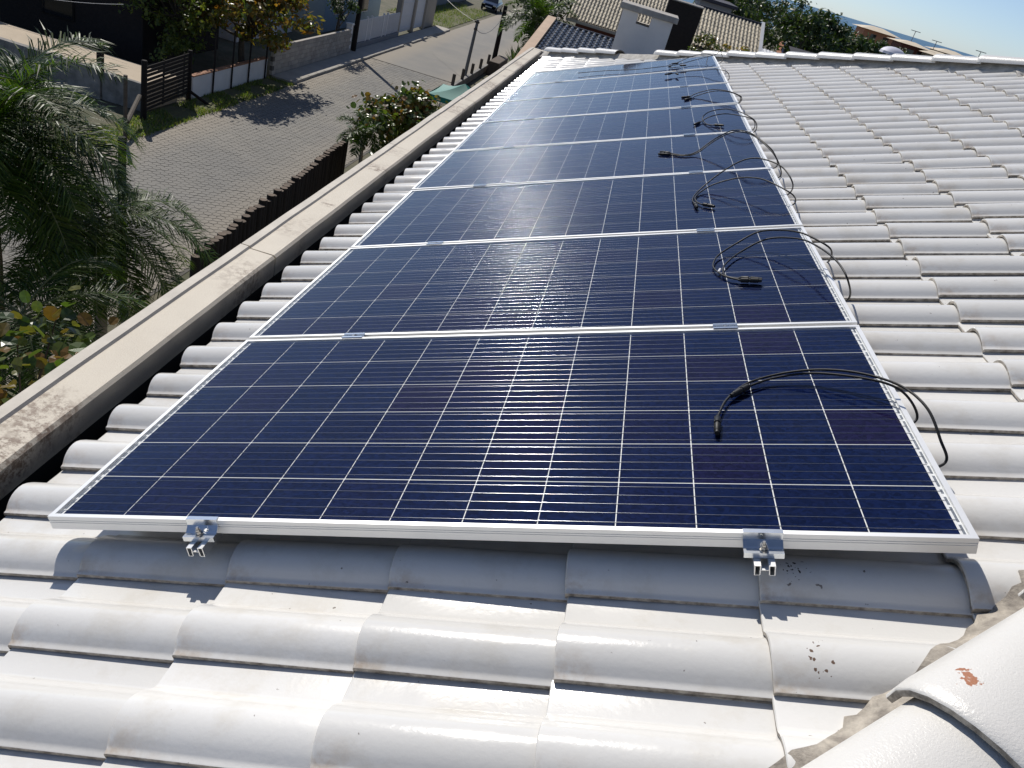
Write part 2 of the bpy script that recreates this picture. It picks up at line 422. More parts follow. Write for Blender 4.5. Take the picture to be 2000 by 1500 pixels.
# hip caps
def cap_mb(L=0.40, w0=0.150, w1=0.125, h0=0.095, h1=0.080, t=0.014):
    mb = MB(); n = 13; rows = []
    for (x, w_, h_, d) in ((0, w0 - .004, h0 - .004, 0), (0.004, w0, h0, 0), (0.03, w0, h0, 0), (L, w1, h1, 0)):
        rows.append([(x, w_ * math.cos(math.pi * k / (n - 1)), h_ * math.sin(math.pi * k / (n - 1)) ** 0.85) for k in range(n)])
    o = []
    for x, w_, h_ in ((0, w0 - t, h0 - t), (L, w1 - t, h1 - t)):
        o.append([(x, w_ * math.cos(math.pi * k / (n - 1)), h_ * math.sin(math.pi * k / (n - 1)) ** 0.85) for k in range(n)])
    vs = [q for r in rows + o for q in r]; F = []; mi = []
    for i in range(3):
        for k in range(n - 1): F.append((i * n + k, (i + 1) * n + k, (i + 1) * n + k + 1, i * n + k + 1)); mi.append(0)
    for k in range(n - 1): F.append((k, k + 1, 4 * n + k + 1, 4 * n + k)); mi.append(1)
    for k in range(n - 1): F.append((4 * n + k, 4 * n + k + 1, 5 * n + k + 1, 5 * n + k)); mi.append(1)
    for a, b in ((0, 1), (1, 2), (2, 3)):
        pass
    mb.v = vs; mb.f = F; mb.mi = mi
    return mb
CHIP = (1.6957, -0.3422, 0.6692)
def cap_material():
    m, nt, b = newmat('crackled_white_paint'); p = position(nt)
    base = mixc(nt, noisetex(nt, p, 3.0, 6), (0.60, 0.58, 0.545), (0.69, 0.675, 0.645))
    chip = mapr(nt, noisetex(nt, p, 9.5, 4, 0.6), 0.715, 0.725, 0, 1)
    base = mixc(nt, chip, base, (0.30, 0.12, 0.06))
    dn = nd(nt, 'ShaderNodeVectorMath', operation='DISTANCE'); lk(nt, p, dn.inputs[0]); dn.inputs[1].default_value = CHIP
    wob = mapr(nt, noisetex(nt, p, 60, 4, 0.6), 0.3, 0.7, -.012, .012)
    ad = nd(nt, 'ShaderNodeMath', operation='ADD'); lk(nt, dn.outputs['Value'], ad.inputs[0]); lk(nt, wob, ad.inputs[1])
    base = mixc(nt, mapr(nt, ad.outputs[0], .0125, .0145, 1, 0), base, (0.36, 0.15, 0.075))
    lk(nt, base, b.inputs['Base Color']); b.inputs['Roughness'].default_value = 0.3
    mp = nd(nt, 'ShaderNodeMapping'); mp.inputs['Scale'].default_value = (1, 1, 1); mp.inputs['Rotation'].default_value = (0, 0, 0.8); lk(nt, p, mp.inputs[0])
    bump(nt, b, noisetex(nt, mp.outputs[0], 240, 3, 0.6, 0.6), 0.30, 0.003)
    return m
M['cap'] = cap_material()
near_cap = cap_mb().mesh('hip_cap', ['cap', 'tile_edge'], 45)
def hip_matrix(p0, dirv, nrm, tilt=0.0):
    x = dirv.normalized(); z = (nrm - x * nrm.dot(x)).normalized(); y = z.cross(x)
    return Matrix(((x.x, y.x, z.x, p0.x), (x.y, y.y, z.y, p0.y), (x.z, y.z, z.z, p0.z), (0, 0, 0, 1))) @ Matrix.Rotation(tilt, 4, 'Y')
hd3 = (U * NHD.x + Vector((0, NHD.y, 0))).normalized()
hn = Vector((-0.25, -0.25, 1.0)).normalized()
for i in range(-3, 6):
    s = -0.055 + 0.354 * i
    p = RP(NH0.x + NHD.x * s, NH0.y + NHD.y * s, N0 + 0.055)
    link('hip_cap', near_cap, house, hip_matrix(p, hd3, hn, 0.03) @ Matrix.Rotation(random.gauss(0, .01), 4, 'X'))
far_cap = cap_mb(0.44, 0.100, 0.088, 0.066, 0.058).mesh('hip_cap', ['cap', 'tile_edge'], 45)
fd3 = (U * -FHD.x * -1 + Vector((0, FHD.y, 0))).normalized()
fn = Vector((-0.2, 0.2, 1.0)).normalized()
s = 0.0; i = 0
while s < 7.2:
    u, v = FH0.x + FHD.x * s, FH0.y + FHD.y * s
    if not (1.52 < s < 2.02):
        p = RP(u, v, N0 + 0.085 + random.uniform(-.006, .006))
        link('hip_cap', far_cap, house, hip_matrix(p, fd3, fn, 0.03) @ Matrix.Rotation(random.gauss(0, .014), 4, 'Z'))
    s += 0.40; i += 1

# mortar bedding under the caps
def mortar(c0, d, pside, s0, s1, inner, outer, n_in, n_out, seed, step=0.02, amp=0.016):
    mb = MB(); rows = []
    n = int((s1 - s0) / step)
    for i in range(n + 1):
        s = s0 + step * i
        row = []
        for k in range(6):
            t = k / 5
            off = inner + (outer - inner) * t
            if k == 0: off += noise.noise((s * 9, seed, 0)) * amp * 1.8 + noise.noise((s * 41, seed, 3)) * amp * 0.9
            q = c0 + d * s + pside * off
            fv = (q.y - V0) % PT_V; fu = (q.x - U0) % PT_U
            surf = N0 + max(roll(fv), 0.012 if fv > PT_V - .008 else 0) + TT * (1 - fu / PT_U) + 0.005
            nn = max(surf if k < 3 else -9, n_in + (n_out - n_in) * (t ** 0.7)) + noise.noise((s * 23, k * 1.7, seed)) * 0.005
            row.append(RP(q.x, q.y, nn))
        q = c0 + d * s + pside * (inner + noise.noise((s * 9, seed, 0)) * amp * 1.8 + noise.noise((s * 41, seed, 3)) * amp * 0.9)
        row.insert(0, RP(q.x, q.y, n_in - 0.04))
        rows.append(row)
    m = len(rows[0])
    mb.add([q for r in rows for q in r], [(i * m + k, (i + 1) * m + k, (i + 1) * m + k + 1, i * m + k + 1) for i in range(n) for k in range(m - 1)])
    return mb
obj('mortar_bed', mortar(NH0, NHD, NHP, -1.2, 2.2, -0.178, -0.04, N0 + 0.02, N0 + 0.085, 5), 'mortar', house, 60)
obj('mortar_bed', mortar(FH0, FHD, FHP, -0.1, 7.0, -0.115, -0.02, N0 + 0.02, N0 + 0.095, 9, 0.04, 0.012), 'mortar_pale', house, 60)
# the slope on the other side of the near hip, the far slope and the attic walls
other = MB()
other.add([RP(-0.22, -2.15, N0 - 0.03), RP(7.1, 4.25, N0 - 0.03), Vector((7.1, -2.15, RP(-0.22, 0, N0 - .03).z))], [(0, 2, 1)])
other.add([RP(-0.22, 10.72, N0 - 0.03), RP(7.1, 4.25, N0 - 0.03), Vector((7.1, 10.72, RP(-0.22, 0, N0 - .03).z))], [(0, 1, 2)])
obj('roof_slope', other, 'deck', house)
wl = MB(); wl.box(-0.50, 7.4, -2.2, 11.6, G, -0.62); obj('wall', wl, 'house_wall', house)

# parapet with its coping slabs, and the gutter behind it
PX0, PX1, PZ = -0.505, -0.330, -0.165
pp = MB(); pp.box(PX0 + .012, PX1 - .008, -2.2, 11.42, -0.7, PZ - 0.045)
parapet = obj('parapet', pp, 'gutter', house)  # body below the slabs coloured near-black, the shade of the gutter gap painted in
yb = [-2.2, -0.05, 2.005, 4.3, 6.55, 8.9, 11.42]
for a, b in zip(yb, yb[1:]):
    sl_ = MB(); g = 0.005; dz = random.uniform(-.003, .003); dx = random.uniform(-.003, .003)
    prof = [(PX0, -0.045), (PX0, -0.004), (PX0 + .006, 0.010), (PX0 + 0.045, 0.010), (PX0 + 0.052, 0.0), (PX1 - .012, -0.002), (PX1, -0.012), (PX1 + .001, -0.105)]
    n = max(2, int((b - a) / 0.12)); rows = []
    for i in range(n + 1):
        y = a + g + (b - a - 2 * g) * i / n
        if i == 0: jit = 0.006
        rows.append([(x + dx + noise.noise((y * 3, x * 9, 1)) * 0.002, y + (noise.noise((x * 40, a, 2)) * 0.006 if i in (0, n) else 0), PZ + z + dz + noise.noise((y * 2.3, x * 5, 4)) * 0.003) for x, z in prof])
    m = len(prof); F = [(i * m + k, i * m + k + 1, (i + 1) * m + k + 1, (i + 1) * m + k) for i in range(n) for k in range(m - 1)]
    F += [tuple(range(m)), tuple(n * m + k for k in range(m - 1, -1, -1))]
    sl_.add([q for r in rows for q in r], F)
    for q in range(len(sl_.f)):
        if q < n * (m - 1) and q % (m - 1) < 4: sl_.mi[q] = 1
    obj('coping_slab', sl_, ['parapet', 'parapet_lip'], parapet, 30)
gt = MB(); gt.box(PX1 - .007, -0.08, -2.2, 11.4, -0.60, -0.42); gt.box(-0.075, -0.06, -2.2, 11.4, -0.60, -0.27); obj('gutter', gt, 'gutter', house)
ec = MB(); ec.bbox(PX0, 0.02, 11.425, 11.56, -0.6, PZ + 0.0, 0.008); obj('parapet_return', ec, 'parapet', house)

# ================================================================== solar array
HF = [.007, -.006, -.017, -.013, -.010, .0025, .013, .022, .0265]
RL = [.004, -.0055, .003, 0, -.013, -.005, .0105, .0055, .019]
PW, PD, PP = 1.956, 0.992, 1.012
RU = (0.392, 1.578)                               # rail centre lines
def hat(v):
    x = max(0.0, min(7.999, v / PP)); i = int(x); return HF[i] + (HF[i + 1] - HF[i]) * (x - i)
fr = MB()
pf = [(0.0115, 0), (0, 0), (0, -.0100), (.0012, -.0104), (.0012, -.0116), (0, -.0120), (0, -.0152), (.0012, -.0156), (.0012, -.0168), (0, -.0172), (0, -.035), (.028, -.035), (.028, -.0335), (.0020, -.0335), (.0020, -.0062), (.0115, -.0062)]
X, Y, Z = Vector((1, 0, 0)), Vector((0, 1, 0)), Vector((0, 0, 1))
fr.prism(pf, (0, 0, 0), (PW, 0, 0), Y, Z); fr.prism(pf, (PW, PD, 0), (0, PD, 0), -Y, Z)
ps = [(a, b - 0.0003) for a, b in pf]
fr.prism(ps, (0.0002, PD - .0118, 0), (0.0002, 0.0118, 0), X, Z); fr.prism(ps, (PW - .0002, 0.0118, 0), (PW - .0002, PD - .0118, 0), -X, Z)
frame_me = fr.mesh('frame', 'alu')
bs = MB(); bs.box(0.003, PW - .003, 0.003, PD - .003, -.0105, -.0070); back_me = bs.mesh('backsheet', 'backsheet')
gl = MB(); gl.add([(0.0105, 0.0105, -.0022), (PW - .0105, 0.0105, -.0022), (PW - .0105, PD - .0105, -.0022), (0.0105, PD - .0105, -.0022)], [(0, 1, 2, 3)]); glass_me = gl.mesh('glass', 'glass')
CS, CG, CGV = 0.15675, 0.0023, 0.0034
MU, MV = (PW - 12 * CS - 11 * CG) / 2, (PD - 6 * CS - 5 * CGV) / 2
ce = MB(); c_ = 0.0012
ce.add([(c_, 0, 0), (CS - c_, 0, 0), (CS, c_, 0), (CS, CS - c_, 0), (CS - c_, CS, 0), (c_, CS, 0), (0, CS - c_, 0), (0, c_, 0)], [tuple(range(8))]); cell_me = ce.mesh('solar_cell', 'cell')
bb = MB()
for r_ in range(6):
    for q in range(5):
        y = MV + r_ * (CS + CGV) + CS * (q + 0.5) / 5
        w_ = 0.00068
        prof = [(math.cos(a) * w_, math.sin(a) * 0.00055) for a in [math.pi * t / 6 for t in range(7)]]
        npt = 60; rows = []
        for i in range(npt + 1):
            x = MU - 0.008 + (PW - 2 * MU + 0.016) * i / npt
            wob = noise.noise((x * 6, r_ * 5 + q, 2.2)) * 0.0004
            rows.append([(x, y + a + wob, -.0060 + b) for a, b in prof])
        m = len(prof); bb.add([q2 for r2 in rows for q2 in r2], [(i * m + k, (i + 1) * m + k, (i + 1) * m + k + 1, i * m + k + 1) for i in range(npt) for k in range(m - 1)])
bus_me = bb.mesh('busbars', 'busbar', 80)
rb = MB()
for x0 in (MU - .0105, PW - MU + .0055):
    y = MV
    while y < PD - MV - 0.01:
        l = random.uniform(0.012, 0.05); rb.box(x0, x0 + 0.005, y, min(y + l, PD - MV), -.00695, -.0064); y += l + random.uniform(0.004, 0.012)
rib_me = rb.mesh('interconnect_ribbon', 'ribbon')
ORD = ['first', 'second', 'third', 'fourth', 'fifth', 'sixth', 'seventh', 'eighth']
panels = []
for i in range(8):
    tx = math.atan2(HF[i + 1] - HF[i], PD + .01); ty = (RL[i] + RL[i + 1]) / 2 / PW
    mw = Matrix.Translation(RP(0, i * PP, HF[i] - ty * PW / 2)) @ ROT @ Matrix.Rotation(tx, 4, 'X') @ Matrix.Rotation(-ty, 4, 'Y')
    lab = {0: 'blue solar panel at the end of the row above the two protruding rail ends',
           7: 'blue solar panel at the far end of the row, beside the chimney'}.get(i, f'blue solar panel, {ORD[i]} of the row counted from the protruding rail ends')
    pn = tag(link('solar_panel', None, None, mw), lab, 'solar panel', 'solar panels in one row on the tiled roof')
    link('frame', frame_me, pn, mw); link('backsheet', back_me, pn, mw); link('glass', glass_me, pn, mw)
    stuff(link('busbars', bus_me, pn, mw)); stuff(link('interconnect_ribbon', rib_me, pn, mw))
    for r_ in range(6):
        for c in range(12):
            link('solar_cell', cell_me, pn, mw @ Matrix.Translation((MU + c * (CS + CG), MV + r_ * (CS + CGV), -.0064)))
    panels.append(pn)

# rails: slotted channel extruded along the row
rp = [(-.0195, 0), (-.0075, 0), (-.0075, -.0115), (-.0125, -.0115), (-.0125, -.0135), (.0125, -.0135), (.0125, -.0115), (.0075, -.0115), (.0075, 0), (.0195, 0),
      (.0195, -.035), (.0085, -.035), (.0085, -.033), (.0175, -.033), (.0175, -.018), (.0055, -.018), (.0055, -.0155), (-.0055, -.0155), (-.0055, -.018), (-.0175, -.018), (-.0175, -.033), (-.0085, -.033), (-.0085, -.035), (-.0195, -.035)]
# thin-walled section: an outer channel with a slot on top and two hollow chambers open at the bottom
for ri, u in enumerate(RU):
    mb = MB(); vs = [-0.052] + [i * PP for i in range(1, 8)] + [8 * PP + 0.04]
    rows = []
    walls = [[(-.0195, 0), (-.0070, 0), (-.0070, -.002), (-.0175, -.002), (-.0175, -.033), (-.0090, -.033), (-.0090, -.035), (-.0195, -.035)],
             [(.0070, 0), (.0195, 0), (.0195, -.035), (.0090, -.035), (.0090, -.033), (.0175, -.033), (.0175, -.002), (.0070, -.002)],
             [(-.0090, -.0021), (-.0070, -.0021), (-.0070, -.0150), (.0070, -.0150), (.0070, -.0021), (.0090, -.0021), (.0090, -.0170), (-.0090, -.0170)],
             [(-.0095, -.0171), (-.0075, -.0171), (-.0075, -.0329), (-.0095, -.0329)], [(.0075, -.0171), (.0095, -.0171), (.0095, -.0329), (.0075, -.0329)]]
    for wl_ in walls:
        rows = [[RP(u + a, v, -.0355 + hat(v) + b * .66) for a, b in wl_] for v in vs]; m = len(wl_)
        F = [(i * m + k, i * m + (k + 1) % m, (i + 1) * m + (k + 1) % m, (i + 1) * m + k) for i in range(len(vs) - 1) for k in range(m)]
        F += [tuple(range(m - 1, -1, -1))]
        mb.add([q for r in rows for q in r], F)
    tag(obj('mounting_rail', mb, 'rail'), ['aluminium mounting rail under the panels on the gutter side', 'aluminium mounting rail under the panels on the cable side'][ri], 'mounting rail', 'rails under the solar panels')

# end clamps (Z-shaped) and middle clamps
for ri, u in enumerate(RU):
    h = HF[0]
    mw = Matrix.Translation(RP(u, 0, h)) @ ROT
    t = tag(link('end_clamp', None, None, mw), ['bolted end clamp on the rail end nearer the gutter', 'bolted end clamp on the rail end farther from the gutter'][ri], 'clamp', 'end clamps')
    mb = MB(); hw = 0.037
    zp = [(0.009, 0.0035), (-0.0025, 0.0035), (-0.0025, -.012), (-.0125, -.0215), (-.0165, -.0235), (-.0305, -.0235), (-.0305, -.0352), (-.0280, -.0352), (-.0280, -.0262), (-.0155, -.0262), (-.0100, -.0242), (-.0005, -.0135), (-.0005, 0.0008), (0.009, 0.0008)]
    mb.prism(zp, (-hw, 0, 0), (hw, 0, 0), Y, Z)
    obj('bracket', mb, 'clamp', t, None, mw)
    bo = MB(); q = (0.0, -.0215, 0)
    bo.tube([(0, -.022, -.0235), (0, -.022, -.0195)], 0.0085, 14); bo.tube([(0, -.022, -.0195), (0, -.022, -.0125)], 0.0072, 6); bo.tube([(0, -.022, -.0125), (0, -.022, -.0075)], [0.0055, 0.005], 12)
    bo.tube([(0, -.022, -.0075), (0, -.022, -.002)], [0.0036, 0.0030], 10)
    obj('bolt', bo, 'bolt', t, 40, mw)
for i in range(1, 8):
    for ri, u in enumerate(RU):
        du = random.uniform(-.012, .012)
        mw = Matrix.Translation(RP(u + du, i * PP - .010, (HF[i]))) @ ROT
        if i == 3 and ri == 0: mw = mw @ Matrix.Rotation(0.01, 4, 'X')
        t = tag(link('middle_clamp', None, None, mw), f'middle clamp between the {ORD[i-1]} and {ORD[i]} panel on the ' + ('gutter' if ri == 0 else 'cable') + ' side rail', 'clamp', 'middle clamps between panels')
        mb = MB(); mb.bbox(-.036, .036, -.0175, -.0085, .0012, .0040, .0008); mb.bbox(-.036, .036, .0085, .0175, .0012, .0040, .0008); mb.box(-.036, .036, -.0086, .0086, -.0035, -.001)
        mb.box(-.036, .036, -.0087, -.0065, -.0034, .003); mb.box(-.036, .036, .0065, .0087, -.0034, .003)
        obj('bracket', mb, 'clamp', t, None, mw)
        bo = MB(); bo.tube([(0, 0, -.001), (0, 0, .0035)], 0.0052, 6); obj('bolt', bo, 'bolt', t, None, mw)

# connector leads
def connector(mb, p, d, L=0.065, r=0.0085):
    p, d = Vector(p), Vector(d).normalized()
    f = [(0, .45), (.08, .62), (.12, .95), (.42, 1.0), (.45, .7), (.50, .7), (.53, 1.0), (.86, .92), (.88, .75), (1.0, .72)]
    mb.tube([p + d * L * a for a, _ in f], [r * b for _, b in f], 10)
def lead(pts):
    return catmull([RP(*p) for p in pts], 7)
CABLES = [
 ('pair of black connector leads looped over the first panel by the rail ends',
  [[(2.004, 0.334, -0.052), (1.996, 0.363, -0.01), (1.984, 0.43, 0.03), (1.956, 0.507, 0.042), (1.906, 0.563, 0.045), (1.84, 0.61, 0.04), (1.766, 0.638, 0.03), (1.686, 0.641, 0.018), (1.606, 0.607, 0.01), (1.549, 0.525, 0.008), (1.521, 0.437, 0.008)],
   [(1.994, 0.52, -0.05), (1.975, 0.537, 0.0), (1.931, 0.559, 0.028), (1.852, 0.605, 0.028), (1.761, 0.64, 0.02), (1.672, 0.63, 0.012), (1.605, 0.592, 0.008)]],
  [((1.521, 0.440, .009), (-.006, -.08, 0)), ((1.612, 0.597, .009), (-.052, -.055, 0))]),
 ('pair of black leads in a wide open loop with joined connectors on the second panel',
  [[(1.999, 1.326, -0.05), (1.972, 1.247, 0.04), (1.955, 1.343, 0.07), (1.925, 1.495, 0.07), (1.881, 1.647, 0.055), (1.786, 1.741, 0.03), (1.688, 1.685, 0.012), (1.624, 1.568, 0.009), (1.605, 1.494, 0.008), (1.613, 1.424, 0.008), (1.655, 1.392, 0.009)],
   [(2.000, 1.7, -0.05), (1.97, 1.525, 0.05), (1.92, 1.563, 0.08), (1.876, 1.631, 0.085), (1.817, 1.715, 0.07), (1.75, 1.766, 0.05), (1.674, 1.745, 0.025), (1.603, 1.661, 0.010), (1.577, 1.574, 0.008), (1.577, 1.508, 0.007), (1.606, 1.431, 0.007), (1.655, 1.378, 0.009)]],
  [((1.650, 1.393, .011), (.075, -.02, 0)), ((1.648, 1.373, .011), (.075, -.012, 0))]),
 ('pair of black leads, one arching high, ending in two connectors on the third panel',
  [[(1.995, 2.511, -0.05), (1.96, 2.343, 0.03), (1.887, 2.443, 0.06), (1.832, 2.554, 0.06), (1.747, 2.639, 0.045), (1.642, 2.657, 0.025), (1.58, 2.604, 0.008), (1.547, 2.507, 0.006), (1.553, 2.425, 0.006), (1.574, 2.375, 0.008)],
   [(1.995, 2.674, -0.04), (1.975, 2.465, 0.05), (1.943, 2.553, 0.1), (1.884, 2.639, 0.12), (1.821, 2.703, 0.12), (1.752, 2.716, 0.1), (1.656, 2.693, 0.05), (1.568, 2.606, 0.012), (1.535, 2.491, 0.005), (1.54, 2.40, 0.007)]],
  [((1.541, 2.405, .009), (.008, -.075, 0)), ((1.574, 2.378, .009), (.05, -.05, 0))]),
 ('twin black leads rising in one hump with connectors side by side on the fourth panel',
  [[(2.008, 3.238, -0.04), (1.965, 3.077, 0.06), (1.907, 3.17, 0.11), (1.853, 3.297, 0.13), (1.786, 3.463, 0.11), (1.691, 3.509, 0.06), (1.589, 3.457, 0.012), (1.517, 3.442, 0.003), (1.446, 3.511, 0.003)],
   [(2.002, 3.03, -0.04), (1.968, 2.99, 0.05), (1.915, 3.13, 0.102), (1.858, 3.285, 0.122), (1.79, 3.45, 0.104), (1.695, 3.492, 0.056), (1.592, 3.44, 0.009), (1.520, 3.42, 0.003), (1.446, 3.475, 0.003)]],
  [((1.446, 3.511, .004), (-.06, .055, 0)), ((1.446, 3.475, .004), (-.07, .035, 0))]),
 ('pair of thin black leads curled back on the fifth panel',
  [[(1.996, 4.226, -0.04), (1.970, 4.035, 0.05), (1.888, 4.16, 0.09), (1.807, 4.362, 0.08), (1.715, 4.501, 0.045), (1.671, 4.498, 0.010), (1.69, 4.323, 0.003), (1.736, 4.266, 0.003)],
   [(1.994, 4.30, -0.04), (1.966, 4.10, 0.045), (1.89, 4.20, 0.06), (1.80, 4.36, 0.05), (1.71, 4.46, 0.02), (1.652, 4.40, 0.002)]],
  [((1.733, 4.27, .004), (.06, -.045, 0)), ((1.654, 4.405, .003), (-.045, -.08, 0))]),
 ('pair of short black leads lying flat on the sixth panel',
  [[(1.994, 5.327, -0.03), (1.968, 5.02, 0.05), (1.888, 5.257, 0.06), (1.785, 5.445, 0.05), (1.669, 5.497, 0.02), (1.62, 5.46, 0.004)],
   [(1.992, 5.36, -0.03), (1.965, 5.10, 0.04), (1.885, 5.30, 0.05), (1.785, 5.42, 0.04), (1.675, 5.44, 0.012), (1.63, 5.38, 0.004)]],
  [((1.622, 5.462, .005), (-.07, 0, 0)), ((1.632, 5.382, .005), (-.06, -.06, 0))]),
 ('long tangled black leads stretched across the eighth panel beside the chimney',
  [[(2.03, 7.9, -0.02), (1.99, 7.49, 0.10), (1.964, 7.40, 0.12), (1.935, 7.55, 0.08), (1.751, 7.577, 0.045), (1.567, 7.41, 0.033), (1.44, 7.36, 0.033), (1.161, 7.32, 0.031), (0.839, 7.45, 0.030), (0.546, 7.46, 0.030)],
   [(1.941, 7.65, 0.06), (1.828, 7.599, 0.09), (1.699, 7.566, 0.08), (1.568, 7.448, 0.05), (1.482, 7.457, 0.034), (1.488, 7.22, 0.032), (1.576, 7.20, 0.032)],
   [(1.87, 7.67, 0.06), (1.852, 7.454, 0.045), (1.83, 7.22, 0.032)]],
  [((1.576, 7.20, .034), (.06, -.02, 0)), ((1.49, 7.22, .034), (-.02, -.07, 0)), ((1.57, 7.41, .034), (-.07, -.02, 0))]),
 ('short pair of black connectors hanging onto the seventh panel',
  [[(1.998, 6.55, -0.03), (1.970, 6.40, 0.05), (1.88, 6.55, 0.06), (1.76, 6.75, 0.04), (1.62, 6.80, 0.024), (1.50, 6.74, 0.024)]],
  [((1.50, 6.74, .026), (-.07, -.03, 0)), ((1.53, 6.72, .026), (.02, -.08, 0))]),
]
for lab, ls, cs in CABLES:
    c0 = RP(*ls[0][0])
    t = thing('connector_leads', lab, 'cable', c0, 'connector leads on the panels')
    for l in ls:
        mb = MB()
        pts = []
        if l[0][2] < 0: l = [(1.86, l[0][1] - .10, -.050), (1.93, l[0][1] - .045, -.053)] + [(l[0][0], l[0][1], min(l[0][2], -.045))] + l[1:]
        for (u, v, n) in l:
            ip = min(7, max(0, int(v / PP))); pts.append((u, v, n + (hat(v) if n < 0.03 else hat(v) * 0.5)))
        mb.tube(lead(pts), 0.0032, 8); obj('lead', mb, 'black', t, 60)
    for p, d in cs:
        mb = MB(); u, v, n = p; L = math.sqrt(sum(x * x for x in d)); connector(mb, RP(u, v, n + hat(v)), U * d[0] + Vector((0, d[1], 0)) + N * d[2], max(L, .065)); obj('connector', mb, 'black', t, 40)
    if 'second panel' in lab:
        mb = MB(); a = RP(1.588, 1.47, .008 + hat(1.47)); mb.tube([a, a + U * .008 + Vector((0, .03, 0))], 0.0045, 8); obj('cable_tag', mb, 'white_clip', t)

# ================================================================== the street and the land beyond
M['soil'] = simple('yard_soil', (0.15, 0.125, 0.085), 0.95, 0, 0.5, 0.8, 0.5, 12, dark=(0.05, 0.06, 0.025))
M['joint'] = simple('paver_joint_dirt', (0.130, 0.120, 0.103), 0.95, 0, 0.4, 3)
M['kerb'] = simple('kerb_concrete', (0.36, 0.34, 0.30), 0.9, 0, 0.3, 2.5, 0.3, 40)
M['walk'] = simple('sidewalk_concrete', (0.42, 0.39, 0.34), 0.9, 0, 0.25, 1.2, 0.3, 30)
def paver_material():
    m, nt, b = newmat('hexagon_paver'); p = position(nt)
    base = mixc(nt, mapr(nt, noisetex(nt, p, 0.35, 5, 0.6), 0.35, 0.65, 0, 1), (0.172, 0.166, 0.153), (0.222, 0.207, 0.180))
    st = mapr(nt, noisetex(nt, p, 2.3, 6, 0.7), 0.3, 0.75, 0, 0.35)
    base = mixc(nt, st, base, (0.105, 0.099, 0.088))
    # sand washed to the sides of the road
    sx = nd(nt, 'ShaderNodeSeparateXYZ'); lk(nt, p, sx.inputs[0])
    a = mapr(nt, sx.outputs[0], -11.9, -13.0, 0, 0.8); base = mixc(nt, a, base, (0.265, 0.228, 0.178))
    a = mapr(nt, sx.outputs[0], -9.6, -8.2, 0, 0.75); base = mixc(nt, a, base, (0.265, 0.228, 0.178))
    k = mapr(nt, objrand(nt), 0, 1, 0.9, 1.06)
    cmb = nd(nt, 'ShaderNodeCombineColor')
    for i in range(3): lk(nt, k, cmb.inputs[i])
    lk(nt, mixc(nt, 1.0, base, cmb.outputs[0], 'MULTIPLY'), b.inputs['Base Color']); b.inputs['Roughness'].default_value = 0.85
    bump(nt, b, noisetex(nt, p, 30, 5, 0.7), 0.3, 0.01)
    return m
M['paver'] = paver_material()
def farroad_material():
    m, nt, b = newmat('distant_pavers'); p = position(nt)
    base = mixc(nt, mapr(nt, noisetex(nt, p, 0.35, 5, 0.6), 0.35, 0.65, 0, 1), (0.172, 0.166, 0.153), (0.222, 0.207, 0.180))
    v = nd(nt, 'ShaderNodeTexVoronoi'); v.inputs['Scale'].default_value = 3.4; lk(nt, p, v.inputs['Vector'])
    sep = nd(nt, 'ShaderNodeSeparateColor'); lk(nt, v.outputs['Color'], sep.inputs[0])
    base = mixc(nt, mapr(nt, sep.outputs[0], 0, 1, 0, 0.25), base, (0.16, 0.15, 0.14))
    sx = nd(nt, 'ShaderNodeSeparateXYZ'); lk(nt, p, sx.inputs[0])
    a = mapr(nt, sx.outputs[0], -11.9, -13.0, 0, 0.8); base = mixc(nt, a, base, (0.265, 0.228, 0.178))
    a = mapr(nt, sx.outputs[0], -9.6, -8.2, 0, 0.75); base = mixc(nt, a, base, (0.265, 0.228, 0.178))
    lk(nt, base, b.inputs['Base Color']); b.inputs['Roughness'].default_value = 0.88
    return m
M['farroad'] = farroad_material()
M['verge'] = simple('verge_turf', (0.10, 0.115, 0.035), 0.95, 0, 0.5, 2.0, 0.6, 25, dark=(0.10, 0.085, 0.045))
M['blade'] = leafmat('grass_blade', [(0.06, 0.11, 0.02), (0.10, 0.16, 0.03), (0.17, 0.20, 0.045), (0.22, 0.19, 0.07)], 0.6, 0.4)
M['sea'] = simple('sea_water', (0.035, 0.12, 0.19), 0.35, 0, 0.12, 0.004, 0.4, 0.15)
M['dark_wood'] = simple('dark_weathered_wood', (0.016, 0.011, 0.008), 0.95, 0, 0.45, 6, 0.5, 40, rnd=0.3)
M['log_end'] = simple('sawn_log_end', (0.16, 0.118, 0.085), 0.9, 0, 0.4, 12, 0.4, 60, rnd=0.3)
M['grey_wood'] = simple('grey_post_wood', (0.115, 0.095, 0.075), 0.9, 0, 0.45, 6, 0.5, 50)
M['white_paint'] = simple('white_wall_paint', (0.78, 0.78, 0.78), 0.8, 0, 0.14, 1.2, 0.2, 30)
M['old_wall'] = simple('stained_render', (0.30, 0.285, 0.265), 0.92, 0, 0.6, 2.2, 0.4, 20)
M['block'] = simple('concrete_block', (0.44, 0.405, 0.36), 0.93, 0, 0.3, 1.6, 0.4, 40, rnd=0.18)
M['brick_cap'] = simple('terracotta_coping', (0.42, 0.20, 0.11), 0.85, 0, 0.35, 4, rnd=0.25)
M['patio'] = simple('patio_concrete', (0.50, 0.41, 0.30), 0.9, 0, 0.2, 0.9, 0.3, 25)
M['white_metal'] = simple('white_gate_paint', (0.68, 0.69, 0.70), 0.5, 0, 0.08, 2)
M['blue_wall'] = simple('blue_grey_wall', (0.28, 0.36, 0.41), 0.85, 0, 0.12, 0.5)
M['beige_wall'] = simple('beige_wall', (0.42, 0.37, 0.30), 0.85, 0, 0.15, 0.6)
M['grey_wall'] = simple('grey_wall', (0.24, 0.245, 0.255), 0.85, 0, 0.2, 0.5)
M['peach'] = simple('peach_coping', (0.56, 0.41, 0.29), 0.85, 0, 0.2, 2)
